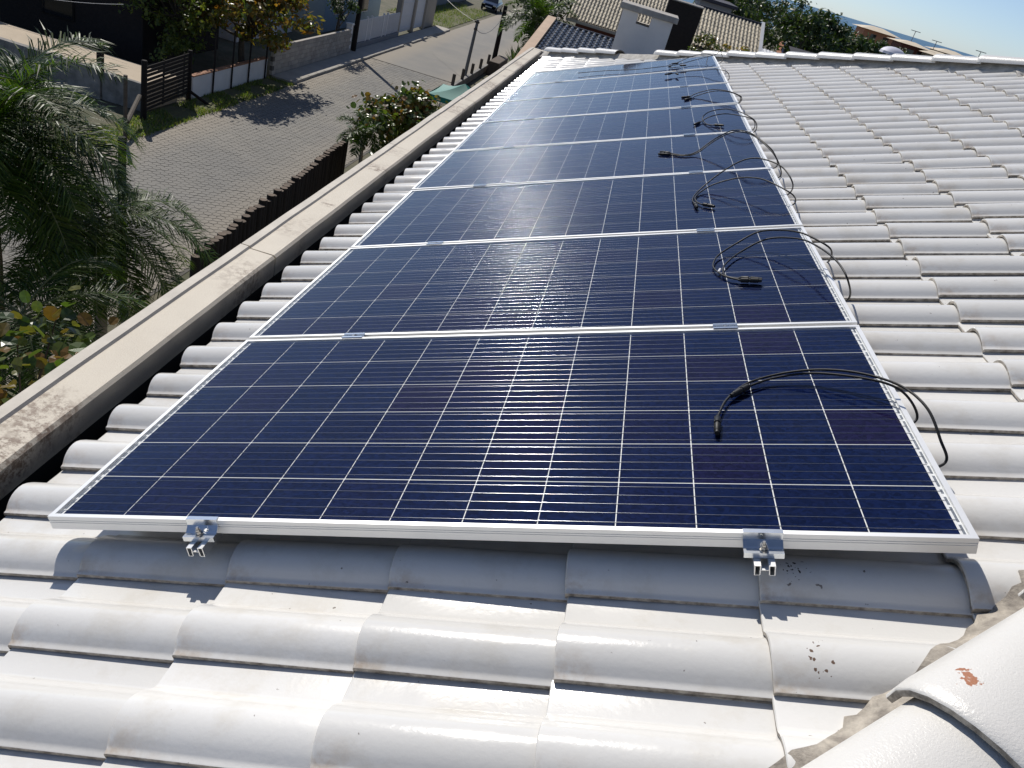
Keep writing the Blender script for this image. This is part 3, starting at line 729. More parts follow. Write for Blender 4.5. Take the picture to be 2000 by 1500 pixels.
M['dark_tile'] = simple('slate_glazed_tile', (0.030, 0.029, 0.030), 0.34, 0, 0.35, 4, rnd=0.3)
M['beige_tile'] = simple('cream_roof_tile', (0.58, 0.50, 0.36), 0.7, 0, 0.45, 1.6, rnd=0.2)
M['tan_roof'] = simple('tan_roof', (0.70, 0.60, 0.45), 0.75, 0, 0.2, 0.8)
M['red_wall'] = simple('brick_red_wall', (0.16, 0.055, 0.04), 0.9, 0, 0.3, 2)
M['tower'] = simple('dark_brick_tower', (0.020, 0.014, 0.012), 0.9, 0, 0.45, 7, 0.5, 18)
M['roof_white'] = simple('white_sheet_roof', (0.60, 0.60, 0.60), 0.5, 0, 0.12, 1)
M['slate'] = simple('slate_roof', (0.030, 0.030, 0.042), 0.7, 0, 0.3, 1)
M['chimney'] = simple('chimney_plaster', (0.86, 0.81, 0.755), 0.88, 0, 0.16, 2.5, 0.2, 40)
M['chimney_cap'] = simple('chimney_cap_concrete', (0.46, 0.43, 0.39), 0.92, 0, 0.45, 7, 0.5, 50)
M['bark'] = simple('bark', (0.11, 0.085, 0.06), 0.92, 0, 0.5, 8, 0.6, 40)
M['palm_trunk'] = simple('palm_trunk_bark', (0.21, 0.185, 0.145), 0.9, 0, 0.4, 6, 0.5, 30)
M['rachis'] = simple('palm_rachis', (0.12, 0.14, 0.05), 0.5, 0, 0.3, 10)
M['palm_leaf'] = leafmat('palm_leaflet', [(0.012, 0.028, 0.006), (0.026, 0.055, 0.009), (0.05, 0.095, 0.014), (0.09, 0.12, 0.022)], 0.45, 0.38, 0.28)
M['grape_leaf'] = leafmat('sea_grape_leaf', [(0.03, 0.055, 0.012), (0.06, 0.10, 0.02), (0.11, 0.14, 0.03), (0.05, 0.08, 0.018), (0.19, 0.09, 0.025), (0.12, 0.13, 0.03)], 0.32, 0.32)
M['almond_leaf'] = leafmat('almond_leaf', [(0.06, 0.085, 0.018), (0.11, 0.13, 0.026), (0.16, 0.14, 0.03), (0.24, 0.13, 0.025), (0.08, 0.10, 0.02), (0.28, 0.11, 0.02), (0.18, 0.16, 0.032)], 0.30, 0.42)
M['bush_leaf'] = leafmat('bush_leaf', [(0.05, 0.08, 0.015), (0.11, 0.14, 0.025), (0.18, 0.18, 0.035)], 0.45, 0.42)
M['tree_leaf'] = leafmat('tree_leaf', [(0.018, 0.035, 0.012), (0.03, 0.055, 0.016), (0.05, 0.08, 0.02), (0.075, 0.095, 0.026)], 0.5, 0.25)
M['teal'] = simple('teal_canvas', (0.004, 0.17, 0.135), 0.6, 0, 0.15, 2)
M['car'] = simple('dark_blue_car_paint', (0.010, 0.018, 0.040), 0.12, 0.3, 0.1, 1)
M['car_glass'] = simple('car_window', (0.012, 0.014, 0.018), 0.06, 0, 0.1, 1)
M['chrome'] = simple('headlight_glass', (0.7, 0.7, 0.72), 0.1, 0.6, 0.1, 10)
M['tank'] = simple('blue_water_tank', (0.015, 0.035, 0.16), 0.4, 0, 0.1, 1)
M['orange'] = simple('orange_wall', (0.45, 0.20, 0.11), 0.85, 0, 0.2, 1)
M['thatch'] = simple('dry_frond', (0.40, 0.31, 0.21), 0.8, 0, 0.5, 9)
M['lilac'] = simple('pale_canopy', (0.58, 0.58, 0.66), 0.6, 0, 0.05, 2)
M['metal_pole'] = simple('galvanised_pole', (0.20, 0.20, 0.20), 0.6, 0.3, 0.2, 3)

def quad(name, x0, x1, y0, y1, z, mat, nx=1, ny=1, par=None):
    mb = MB()
    for i in range(nx):
        for j in range(ny):
            a, b = x0 + (x1 - x0) * i / nx, x0 + (x1 - x0) * (i + 1) / nx; c, d = y0 + (y1 - y0) * j / ny, y0 + (y1 - y0) * (j + 1) / ny
            mb.add([(a, c, z), (b, c, z), (b, d, z), (a, d, z)], [(0, 1, 2, 3)])
    return obj(name, mb, mat, par)
struct(quad('ground', -420, 420, -80, 270, G - 0.012, 'soil'))
struct(quad('sea', -45000, 45000, 120, 45000, G - 5, 'sea'))
road = struct(quad('road', -13.42, -7.55, 4, 46.0, G, 'joint'))
struct(quad('road', -13.42, -7.75, 46.0, 125, G + 0.02, 'farroad'))
struct(quad('verge', -14.6, -13.40, 14, 34.75, G + 0.03, 'verge'))
struct(quad('verge', -19, -13.9, 66.2, 86, G + 0.03, 'verge'))

# hexagon pavers
HS = 0.128                                            # hexagon side
hx = MB(); ring = lambda r, z: [(r * math.cos(R(60 * k)), r * math.sin(R(60 * k)), z) for k in range(6)]
hx.add(ring(HS - 0.006, -0.012) + ring(HS - 0.006, 0.0) + ring(HS - 0.011, 0.005), [(k, (k + 1) % 6, 6 + (k + 1) % 6, 6 + k) for k in range(6)] + [(6 + k, 6 + (k + 1) % 6, 12 + (k + 1) % 6, 12 + k) for k in range(6)] + [tuple(range(12, 18))])
hex_me = hx.mesh('paver', 'paver')
spots = []
i = 0; x = -13.30
while x < -7.7:
    y = 5.0 + (HS * math.sqrt(3) / 2 if i % 2 else 0)
    while y < 45.9:
        q = to_px((x, y, G)); vis = q and -30 < q[0] < 2030 and -30 < q[1] < 800
        if vis or y > 9: spots.append((0 if vis else 1, q[2] if q else 99, x, y))
        y += HS * math.sqrt(3)
    x += HS * 1.5; i += 1
spots.sort(); pr = MB()
for n_, (a, d, x, y) in enumerate(spots):
    mw = Matrix.Translation((x, y, G + 0.006 + random.uniform(-.003, .003))) @ Matrix.Rotation(random.gauss(0, .012), 4, 'X') @ Matrix.Rotation(random.gauss(0, .012), 4, 'Y')
    if n_ < 296: link('paver', hex_me, road, mw)
    else: pr.add([mw @ Vector(v) for v in hx.v[6:]], [tuple(k - 6 for k in f) for f in hx.f[6:]])
stuff(obj('paver_field', pr, 'paver', road))

# sidewalk with kerb stones across the street
sw = MB(); sw.box(-14.6, -13.56, 34.8, 66, G - .1, G + 0.115); walk = struct(obj('sidewalk', sw, 'walk'))
ks = MB(); ks.bbox(0, 0.14, 0, 0.985, -0.1, 0.125, 0.015); kerb_me = ks.mesh('kerb_stone', 'kerb')
y = 34.8
while y < 65:
    drop = -0.07 if 52.5 < y < 54.5 or 58 < y < 61 else 0
    link('kerb_stone', kerb_me, walk, Matrix.Translation((-13.56 + random.uniform(-.01, .01), y, G + drop + random.uniform(-.006, .006)))); y += 1.0

def blades(name, x0, x1, y0, y1, z, n, h, par=None):
    mb = MB()
    for _ in range(n):
        x, y = random.uniform(x0, x1), random.uniform(y0, y1)
        if noise.noise((x * 0.9, y * 0.9, 3)) < -0.18: continue
        a = random.uniform(0, 6.28); l = h * random.uniform(.5, 1.3); d = Vector((math.cos(a), math.sin(a), 0)); s = Vector((-d.y, d.x, 0)) * random.uniform(.008, .02)
        p = Vector((x, y, z)); mb.add([p - s, p + s, p + d * l * .5 + Vector((0, 0, l))], [(0, 1, 2)])
    return stuff(tag(obj(name, mb, 'blade', par), 'short patchy grass on the verge ' + ('past the tall white gates' if y0 > 50 else 'between the road and the low white wall'), 'grass'))
blades('grass', -14.55, -13.25, 17, 34.7, G + .03, 9000, 0.11)
blades('grass', -19, -13.8, 66.3, 86, G + .03, 6000, 0.22)

# ---------------------------------------------------------------- plants
def leaf_quad(mb, p, nrm, size, asp=0.55, fold=0.25):
    t = nrm.cross(Vector((random.gauss(0, 1), random.gauss(0, 1), random.gauss(0, 1))))
    if t.length < 1e-3: t = Vector((1, 0, 0))
    t.normalize(); s = nrm.cross(t); w_ = size * asp
    mb.add([p - t * size * .5, p + s * w_ * .5 + nrm * size * fold * .3, p + t * size * .5, p - s * w_ * .5 + nrm * size * fold * .3], [(0, 1, 2), (0, 2, 3)])
def leaf_round(mb, p, nrm, size):
    t = nrm.cross(Vector((random.gauss(0, 1), random.gauss(0, 1), random.gauss(0, 1)))); t.normalize(); s = nrm.cross(t)
    vs = [p + (t * math.cos(R(45 * k)) * .5 + s * math.sin(R(45 * k)) * .46) * size + nrm * size * (0.09 if k % 4 else -0.03) for k in range(8)]
    mb.add([p] + vs, [(0, 1 + k, 1 + (k + 1) % 8) for k in range(8)])
def rnd_dir(upb=0.0):
    v = Vector((random.gauss(0, 1), random.gauss(0, 1), random.gauss(0, 1) + upb)); return v.normalized()
def tree(name, label, cat, base, crown, radii, nclump, nleaf, size, mat, trunk_r=0.12, group=None, kind='quad', spread=0.28, limbs=9, thin_limbs=True, upb=1.2, asp=.55):
    base, crown = Vector(base), Vector(crown)
    t = thing(name, label, cat, base, group)
    tr = MB(); mid = base.lerp(crown, 0.5) + Vector((random.uniform(-.15, .15), random.uniform(-.15, .15), 0)) * radii[0]
    pts = catmull([base, mid, crown], 5); tr.tube(pts, [trunk_r * (1 - 0.55 * i / (len(pts) - 1)) for i in range(len(pts))], 8)
    cl = []
    for k in range(nclump):
        d = rnd_dir(0.25); rr = random.uniform(0.45, 1.0)
        cl.append((crown + Vector((d.x * radii[0], d.y * radii[1], d.z * radii[2])) * rr, random.uniform(.65, 1.35)))
    for c, _ in cl[:limbs]:
        s = base.lerp(crown, random.uniform(.45, .95)); m = s.lerp(c, .5) + Vector((0, 0, -.08 * radii[2]))
        p2 = catmull([s, m, c], 4); tr.tube(p2, [trunk_r * .45 * (1 - .75 * i / (len(p2) - 1)) for i in range(len(p2))], 5)
    obj('trunk', tr, 'bark', t, 60)
    cr = MB()
    for c, wt in cl:
        for _ in range(int(nleaf / nclump * wt)):
            d = rnd_dir(); q = abs(random.gauss(0.7, .35)) * spread * wt
            p = c + Vector((d.x * radii[0], d.y * radii[1], d.z * radii[2] * .8)) * q
            nr = (d * .6 + rnd_dir(upb)).normalized()
            if kind == 'round': leaf_round(cr, p, nr, size * random.uniform(.7, 1.2))
            else: leaf_quad(cr, p, nr, size * random.uniform(.6, 1.3), asp)
    obj('crown', cr, mat, t)
    return t

def frond(mb_leaf, mb_r, p0, az, el, L, droop, nl, ll, w_=0.012, vees=0.5):
    pts = []; d = Vector((math.cos(az) * math.cos(el), math.sin(az) * math.cos(el), math.sin(el))); p = Vector(p0); n = 14
    for i in range(n + 1):
        pts.append(p.copy()); d = (d + Vector((0, 0, -droop / n * (0.5 + i / n)))).normalized(); p = p + d * (L / n)
    mb_r.tube(pts, [0.016 * (1 - .8 * i / n) * L / 2 for i in range(n + 1)], 5)
    for k in range(nl):
        f = 0.12 + 0.88 * k / nl; x = f * n; i = min(int(x), n - 1); q = pts[i].lerp(pts[i + 1], x - i); t = (pts[i + 1] - pts[i]).normalized()
        sd_ = t.cross(Vector((0, 0, 1)))
        if sd_.length < .05: sd_ = Vector((math.sin(az), -math.cos(az), 0))
        sd_.normalize(); upv = sd_.cross(t)
        for sg in (-1, 1):
            l = ll * (math.sin(math.pi * min(1, .18 + f * .75)) ** .7) * random.uniform(.8, 1.12)
            dd = (sd_ * sg * random.uniform(.7, 1) + t * random.uniform(.45, .8) + upv * random.uniform(-.15, vees)).normalized()
            a = q; b = q + dd * l * .5; c = b + (dd + Vector((0, 0, -random.uniform(.25, .8)))).normalized() * l * .5
            ww = dd.cross(upv).normalized() * w_
            ww2 = (ww + upv * w_ * random.uniform(-.6, .6))
            mb_leaf.add([a - ww * .6, a + ww * .6, b + ww2, b - ww2, c], [(0, 1, 2, 3), (3, 2, 4)])
def palm(label, base, crown, nf, L, nl, ll, trunk_r, els=(-.25, 1.2), azs=None, droop=1.5, w_=0.012, group=None, mat='palm_leaf'):
    base, crown = Vector(base), Vector(crown)
    t = thing('palm_tree', label, 'palm', base, group)
    tr = MB(); pts = catmull([base, base.lerp(crown, .5) + Vector((.05, .03, 0)), crown], 10)
    tr.tube(pts, [trunk_r * (1.15 - .35 * i / len(pts)) * (1.04 if i % 2 else .97) for i in range(len(pts))], 12); obj('trunk', tr, 'palm_trunk', t, 50)
    lf, rc = MB(), MB()
    for k in range(nf):
        az = (azs[0] + (azs[1] - azs[0]) * random.random()) if azs else 2.399963 * k + random.uniform(-.2, .2)
        e = els[0] + (els[1] - els[0]) * ((k + .5) / nf) + random.uniform(-.12, .12)
        frond(lf, rc, crown + Vector((0, 0, .1)), az, e, L * random.uniform(.82, 1.12), droop * random.uniform(.8, 1.25), nl, ll, w_)
    obj('crown', lf, mat, t); obj('frond_stalks', rc, 'rachis', t, 50)
    return t
palm('tall bushy feather palm by the street edge, fullest crown of the palms', (-6.9, 7.9, G), (-6.75, 8.0, G + 4.75), 46, 2.2, 100, 0.62, 0.11, (-.35, 1.2), None, 1.9, 0.009, 'palms by the street')
palm('slim palm with a pale trunk and dark drooping fronds beside the thick wooden post', (-5.9, 9.0, G), (-5.9, 9.0, G + 3.55), 26, 1.95, 88, 0.54, 0.095, (-.5, .8), None, 2.0, 0.008, 'palms by the street')
palm('low feather palm drooping behind the big-leaved shrub at the parapet', (-4.9, 6.1, G), (-4.9, 6.1, G + 3.6), 20, 1.9, 80, 0.52, 0.085, (-.5, .7), None, 2.0, 0.008, 'palms by the street')
palm('small feathery palm at the end of the log palisade', (-5.75, 21.2, G), (-5.75, 21.2, G + 2.55), 15, 1.0, 40, 0.34, 0.06, (-.2, 1.2), None, 1.7, 0.012)
tree('sea_grape_shrub', 'big-leaved green shrub growing against the parapet', 'shrub', (-3.3, 4.1, G), (-3.45, 4.15, G + 4.15), (0.95, 1.15, 0.85), 30, 520, 0.135, 'grape_leaf', 0.05, None, 'round', .34, 22)
tree('sea_grape_tree', 'round-leaved tree with reddish leaves beside the teal canopy', 'tree', (-4.9, 22.6, G), (-5.0, 22.9, G + 2.45), (1.25, 1.7, 1.3), 44, 3300, 0.175, 'grape_leaf', 0.09, None, 'round', .30, 20)
tree('almond_tree', 'broad tree with red and green leaves over the low white wall', 'tree', (-15.3, 33.6, G), (-15.2, 33.9, G + 3.0), (2.3, 3.9, 1.85), 70, 5200, 0.30, 'almond_leaf', 0.16, None, 'quad', .22, 26, True, 1.0, .5)
tree('yard_tree', 'yellow-green tree with bare twigs behind the slatted gate', 'tree', (-17.6, 31.6, G), (-17.3, 31.8, G + 2.6), (1.9, 2.4, 1.7), 44, 3200, 0.20, 'bush_leaf', 0.09, None, 'quad', .26, 30)
tree('yard_bush', 'dark green bush behind the low white wall under the broad tree', 'bush', (-16.2, 30.0, G), (-16.2, 30.2, G + 1.0), (.9, 1.8, .8), 20, 900, 0.16, 'bush_leaf', 0.05)
tree('pruned_tree', 'small round tree beside the utility pole at the block wall', 'tree', (-15.1, 44.6, G), (-15.0, 44.6, G + 2.55), (1.0, 1.3, .95), 22, 1100, 0.17, 'tree_leaf', 0.08)

# ---------------------------------------------------------------- near side of the street
pal = thing('log_palisade', 'dark palisade of upright round logs along the street below the parapet', 'fence', (-6.2, 17, G))
lg = MB(); lg.tube([(0, 0, 0), (0, 0, 1.985), (0, 0, 2.0)], [0.105, 0.1, 0.088], 12)
for k, f in enumerate(lg.f): lg.mi[k] = 1 if k == len(lg.f) - 1 else 0
log_me = lg.mesh('log', ['dark_wood', 'log_end'], 40)
y = 12.1
while y < 22.3:
    x = -5.93 - 0.066 * (y - 12.2)
    link('log', log_me, pal, Matrix.Translation((x + random.uniform(-.02, .02), y, G + random.uniform(-.05, .06))) @ Matrix.Rotation(random.gauss(0, .012), 4, 'X') @ Matrix.Rotation(random.uniform(0, 6), 4, 'Z'))
    y += 0.208
mb = MB(); mb.tube([(-8.0, 13.0, G), (-8.0, 13.0, G + 2.0), (-8.0, 13.0, G + 3.45), (-8.0, 13.0, G + 3.5)], [.085, .082, .078, .065], 10); tag(obj('wooden_post', mb, 'dark_wood', None, 40), 'thick dark wooden post standing among the palms', 'post')
mb = MB(); mb.tube([(-13.5, 21.9, G), (-13.5, 21.9, G + 2.0)], .06, 8); tag(obj('wooden_post', mb, 'grey_wood', None, 40), 'thin grey post on the grass verge before the slatted gate', 'post')
mb = MB(); mb.tube([(-13.5, 22.0, G + .55), (-14.25, 23.9, G + .85)], .075, 8); tag(obj('barrier_log', mb, 'grey_wood', None, 40), 'horizontal log between the thin verge post and the gate post', 'log')
# teal canopy
def canopy(c, w_, d_, h_, label):
    t = thing('canopy', label, 'canopy', (c[0], c[1], G), 'teal canopies')
    mb = MB(); n = 6; top = Vector(c) + Vector((0, 0, h_))
    for k in range(4):
        a, b = [(-1, -1), (1, -1), (1, 1), (-1, 1)][k], [(-1, -1), (1, -1), (1, 1), (-1, 1)][(k + 1) % 4]
        A, B = Vector(c) + Vector((a[0] * w_, a[1] * d_, 0)), Vector(c) + Vector((b[0] * w_, b[1] * d_, 0))
        rows = []
        for i in range(n + 1):
            s = i / n; rows.append([A.lerp(B, q / n).lerp(top, s) + Vector((0, 0, -0.10 * math.sin(math.pi * s) - .05 * math.sin(math.pi * q / n) * (1 - s))) for q in range(n + 1)])
        m = n + 1; mb.add([p for r in rows for p in r], [(i * m + q, i * m + q + 1, (i + 1) * m + q + 1, (i + 1) * m + q) for i in range(n) for q in range(n)])
        mb.add([A, B, B - Vector((0, 0, .22)), A - Vector((0, 0, .22))], [(0, 1, 2, 3)])
    obj('canvas', mb, 'teal', t, 60)
    for a, b in ((-1, -1), (1, -1), (1, 1), (-1, 1)):
        p = MB(); p.tube([(c[0] + a * w_ * .97, c[1] + b * d_ * .97, G), (c[0] + a * w_ * .97, c[1] + b * d_ * .97, c[2])], .025, 6); obj('leg', p, 'metal_pole', t)
canopy((-5.6, 34.6, G + 1.75), 1.25, 1.4, .55, 'teal canvas canopy with the higher peak beyond the round-leaved tree')
canopy((-5.3, 31.2, G + 1.45), 1.0, 1.1, .45, 'teal canvas canopy with the lower roof against the round-leaved tree')
# poles
def pole(label, x, y, h, r, mat, lean=(0, 0), cap=None, cat='pole', name='street_pole'):
    t = thing(name, label, cat, (x, y, G))
    mb = MB(); mb.tube([(x, y, G), (x + lean[0] * .5, y + lean[1] * .5, G + h * .5), (x + lean[0], y + lean[1], G + h)], [r * 1.12, r, r * .86], 10); obj('shaft', mb, mat, t, 50)
    if cap:
        for dz, l in cap:
            c = MB(); c.bbox(x + lean[0] - l, x + lean[0] + l, y - .05, y + .05, G + h - dz - .05, G + h - dz + .05, .01); obj('crossarm', c, 'grey_wood', t)
    return t
pole('grey concrete pole with a small bracket at the street edge by the teal canopies', -8.06, 47.3, 3.5, .095, 'metal_pole', (.05, .1), [(.12, .14), (.5, .1)])
pole('thick dark wooden pole at the street edge past the concrete pole', -7.92, 56.0, 3.85, .155, 'dark_wood', (-.05, .1))
pole('tall dark utility pole by the block wall and the white gates', -14.5, 45.9, 8.5, .13, 'dark_wood', (.0, .1), [(.4, .9)], 'utility pole', 'utility_pole')
# low wall with posts beyond the canopies
t = thing('low_wall', 'low rubble wall with short posts along the street edge by the teal canopies', 'wall', (-7.85, 49, G))
mb = MB(); mb.bbox(-7.98, -7.76, 42.5, 54.8, G, G + .42, .02); obj('wall', mb, 'old_wall', t)
for y in (43.2, 45.6, 48.2, 50.8, 53.4):
    mb = MB(); mb.bbox(-7.95, -7.79, y, y + .17, G + .42, G + 1.0, .012); obj('post', mb, 'grey_wood', t)
mb = MB(); mb.bbox(-7.6, -6.9, 52.0, 55.5, G, G + .85, .03); tag(obj('planter', mb, 'log_end'), 'brown masonry planter at the foot of the dark wooden pole', 'planter')
def agave(x, y, s, lab):
    t = thing('agave_plant', lab, 'plant', (x, y, G), 'spiky plants along the side wall')
    mb = MB()
    for k in range(26):
        a = 2.4 * k; e = .35 + .95 * k / 26; l = s * random.uniform(.8, 1.1); d = Vector((math.cos(a) * math.cos(e), math.sin(a) * math.cos(e), math.sin(e))); sd_ = Vector((-d.y, d.x, 0)).normalized() * s * .06
        p = Vector((x, y, G + .1)); mb.add([p - sd_, p + sd_, p + d * l * .6 + sd_ * .8, p + d * l, p + d * l * .6 - sd_ * .8], [(0, 1, 2, 4), (4, 2, 3)])
    obj('leaves', mb, 'tree_leaf', t)
    mb = MB(); mb.tube([(x, y, G), (x, y, G + .3)], s * .09, 8); obj('stem', mb, 'bark', t)
for k in range(6): agave(-6.9 + .12 * k, 58.5 + 2.1 * k, 1.25 + .15 * (k % 2), ['spiky dark plant nearest the masonry planter', 'second spiky plant from the masonry planter', 'third spiky plant from the masonry planter', 'fourth spiky plant from the masonry planter', 'fifth spiky plant from the masonry planter', 'spiky plant farthest from the masonry planter'][k])

# ---------------------------------------------------------------- far side of the street
t = thing('slatted_gate', 'dark wooden gate of horizontal slats between two posts', 'gate', (-14.5, 26, G))
g0, g1 = Vector((-14.25, 24.15, G)), Vector((-14.62, 27.75, G)); gd = (g1 - g0); gl_ = gd.length; ga = math.atan2(gd.y, gd.x)
gm = Matrix.Translation(g0) @ Matrix.Rotation(ga, 4, 'Z')
sb = MB(); sb.bbox(0.1, gl_ - .1, -.015, .015, -.05, .05, .006); slat_me = sb.mesh('slat', 'dark_wood')
for k in range(11): link('slat', slat_me, t, gm @ Matrix.Translation((0, random.uniform(-.004, .004), .34 + k * .138 + random.uniform(-.01, .01))))
for xx, h, r in ((0, 1.98, .10), (gl_, 1.85, .09)):
    mb = MB(); mb.tube([(xx, 0, -.02), (xx, 0, h - .03), (xx, 0, h)], [r, r * .95, r * .8], 10); obj('post', mb, 'dark_wood', t, 40, gm)
for xx in (gl_ * .42, gl_ * .88):
    mb = MB(); mb.bbox(xx - .05, xx + .05, .017, .05, .25, 1.8, .006); obj('brace', mb, 'dark_wood', t, None, gm)
mb = MB(); mb.tube([(gl_ * .93, -.12, .45), (gl_ + .12, -.75, 0)], .06, 6); obj('strut', mb, 'dark_wood', t, None, gm)
# patio with its retaining wall
t = thing('patio', 'raised sunlit concrete patio with a stained retaining wall', 'patio', (-17.5, 26, G))
mb = MB(); mb.bbox(-22, -14.75, 25.1, 27.2, G, G + .93, .01); obj('slab', mb, 'patio', t)
mb = MB(); mb.bbox(-16.25, -14.72, 24.9, 25.09, G, G + .96, .012); mb.bbox(-22, -16.26, 24.82, 25.09, G, G + 1.02, .012); obj('retaining_wall', mb, 'old_wall', t)
mb = MB(); mb.bbox(-16.4, -16.22, 24.84, 25.02, G + .9, G + 1.75, .01); obj('post', mb, 'dark_wood', t)
# low white wall with terracotta coping and thin posts
t = thing('white_wall', 'low white wall with terracotta coping and thin dark posts', 'wall', (-14.65, 31, G))
mb = MB(); mb.bbox(-14.74, -14.58, 27.95, 34.45, G, G + .86, .008); obj('wall', mb, 'white_paint', t)
cb = MB(); cb.bbox(-.11, .11, 0, .238, 0, .045, .008); cop_me = cb.mesh('coping_brick', 'brick_cap')
for k in range(27): link('coping_brick', cop_me, t, Matrix.Translation((-14.66, 27.95 + k * .241, G + .862)))
for k, y in enumerate((29.45, 31.0, 32.55, 34.2)):
    mb = MB(); mb.tube([(-14.53, y, G), (-14.53, y + .03, G + 2.3)], .035, 7); obj('post', mb, 'dark_wood', t)
# block wall
t = thing('block_wall', 'unpainted concrete block wall above the sidewalk', 'wall', (-14.4, 39.5, G))
kb = MB(); kb.bbox(-.07, .07, 0.006, .394, .004, .196, .006); blk_me = kb.mesh('block', 'block')
for r_ in range(6):
    y = 34.75 - (.2 if r_ % 2 else 0)
    for k in range(26):
        if y + k * .4 < 34.6: continue
        link('block', blk_me, t, Matrix.Translation((-14.52 + random.uniform(-.004, .004), y + k * .4, G + .12 + r_ * .2)))
mb = MB(); mb.box(-14.578, -14.462, 34.76, 44.9, G, G + 1.31); obj('mortar_core', mb, 'joint', t)
mb = MB(); mb.bbox(-14.6, -14.44, 34.6, 45.0, G + 1.322, G + 1.37, .01); obj('coping', mb, 'block', t)
# white gates and pillars
def pillar(par, x, y, h, mat='white_paint', w_=.3):
    mb = MB(); mb.bbox(x - w_ / 2, x + w_ / 2, y - w_ / 2, y + w_ / 2, G, G + h, .015); obj('pillar', mb, mat, par)
    mb = MB(); mb.bbox(x - w_ / 2 - .04, x + w_ / 2 + .04, y - w_ / 2 - .04, y + w_ / 2 + .04, G + h + .001, G + h + .07, .01); obj('pillar_cap', mb, mat, par)
t = thing('white_fence', 'white panelled metal fence on a low plinth beside the utility pole', 'fence', (-14.7, 50.5, G))
mb = MB(); mb.bbox(-14.8, -14.62, 46.3, 55.3, G, G + .38, .01); obj('plinth', mb, 'grey_wall', t)
pillar(t, -14.7, 45.35, 1.55)
ys = [46.3, 48.4, 49.2, 51.6, 52.4, 55.2]
for a, b in zip(ys, ys[1:]):
    mb = MB(); mb.bbox(-14.74, -14.70, a + .1, b - .1, G + .42, G + 1.65, .006); p = obj('panel', mb, 'white_metal', t)
    n = int((b - a - .2) / .16)
    for k in range(n + 1):
        f = MB(); yy = a + .1 + (b - a - .2) * k / n; f.box(-14.699, -14.675, yy - .014, yy + .014, G + .44, G + 1.63); obj('bar', f, 'white_metal', p)
    f = MB(); f.bbox(-14.76, -14.66, a - .06, a + .06, G + .38, G + 1.78, .01); obj('post', f, 'white_paint', t)
t = thing('tall_white_gate', 'pair of tall white metal gates between beige pillars', 'gate', (-15, 59.5, G))
pillar(t, -15.0, 55.9, 2.45, 'beige_wall', .35); pillar(t, -15.0, 59.6, 2.5, 'beige_wall', .35); pillar(t, -15.0, 62.8, 2.5, 'beige_wall', .35)
for a, b in ((56.1, 59.4), (59.8, 62.6)):
    mb = MB(); mb.bbox(-15.03, -14.98, a, b, G + .16, G + 2.35, .008); p = obj('leaf', mb, 'white_metal', t)
    for k in range(3):
        f = MB(); z = G + .35 + k * .85; f.box(-14.979, -14.955, a + .05, b - .05, z, z + .06); obj('rib', f, 'white_metal', p)
mb = MB(); mb.bbox(-15.3, -14.95, 63.0, 66.0, G, G + 2.6, .015); tag(obj('beige_wall', mb, 'beige_wall'), 'short beige wall at the end of the tall white gates', 'wall')
# houses across the street
def house_box(name, label, x0, x1, y0, y1, h, mat, wins=(), roof='flat', rmat='slate', cat='house', group=None, wmat='white_paint'):
    t = thing(name, label, cat, ((x0 + x1) / 2, (y0 + y1) / 2, G), group)
    mb = MB(); mb.bbox(x0, x1, y0, y1, G, G + h, .02); w_ = obj('wall', mb, mat, t)
    r = MB()
    if roof == 'flat': r.bbox(x0 - .35, x1 + .35, y0 - .35, y1 + .35, G + h + .002, G + h + .22, .02)
    else:
        e = .5; z = G + h + .002; zr = z + min(x1 - x0, y1 - y0) * .5 * .42
        A = [(x0 - e, y0 - e, z), (x1 + e, y0 - e, z), (x1 + e, y1 + e, z), (x0 - e, y1 + e, z)]
        if x1 - x0 >= y1 - y0:
            m = (y1 - y0) / 2 + e; A += [(x0 - e + m * .9, (y0 + y1) / 2, zr), (x1 + e - m * .9, (y0 + y1) / 2, zr)]; F = [(0, 1, 5, 4), (2, 3, 4, 5), (0, 4, 3), (1, 2, 5), (3, 2, 1, 0)]
        else:
            m = (x1 - x0) / 2 + e; A += [((x0 + x1) / 2, y0 - e + m * .9, zr), ((x0 + x1) / 2, y1 + e - m * .9, zr)]; F = [(0, 1, 4), (1, 2, 5, 4), (2, 3, 5), (3, 0, 4, 5), (3, 2, 1, 0)]
        r.add(A, F)
    obj('roof', r, rmat, t)
    for (face, a, b, z0, z1) in wins:
        f = MB(); g = MB()
        if face == 'y': f.bbox(a - .06, b + .06, y0 - .05, y0 - .002, G + z0 - .06, G + z1 + .06, .01); g.box(a, b, y0 - .062, y0 - .051, G + z0, G + z1)
        else: f.bbox(x1 + .002, x1 + .05, a - .06, b + .06, G + z0 - .06, G + z1 + .06, .01); g.box(x1 + .051, x1 + .062, a, b, G + z0, G + z1)
        o = obj('window', f, wmat, t); obj('pane', g, 'car_glass', o)
    return t
house_box('blue_house', 'blue-grey house behind the white panelled fence', -26, -17.6, 49, 60, 5.6, 'blue_wall', [('x', 50.5, 52, 1.0, 2.2), ('x', 55, 57, .9, 2.3), ('y', -22, -20.5, 1, 2.3)])
house_box('white_house', 'white house with a slab roof behind the block wall', -27, -18.5, 39.5, 46.5, 5.4, 'white_paint', [('x', 41, 42.5, .8, 2.2), ('y', -22.4, -20.6, .9, 2.4)])
house_box('yard_shade_house', 'near-black house standing in for the deep shade behind the patio', -34, -18.2, 30.6, 37, 4.2, 'tower', [('y', -22.5, -21.2, .9, 2.1), ('y', -26.5, -25, .9, 2.1)], 'flat', 'dark_wood', wmat='dark_wood')  # near-black walls put the yard's deep shade into colour; roof overhang shades the patio
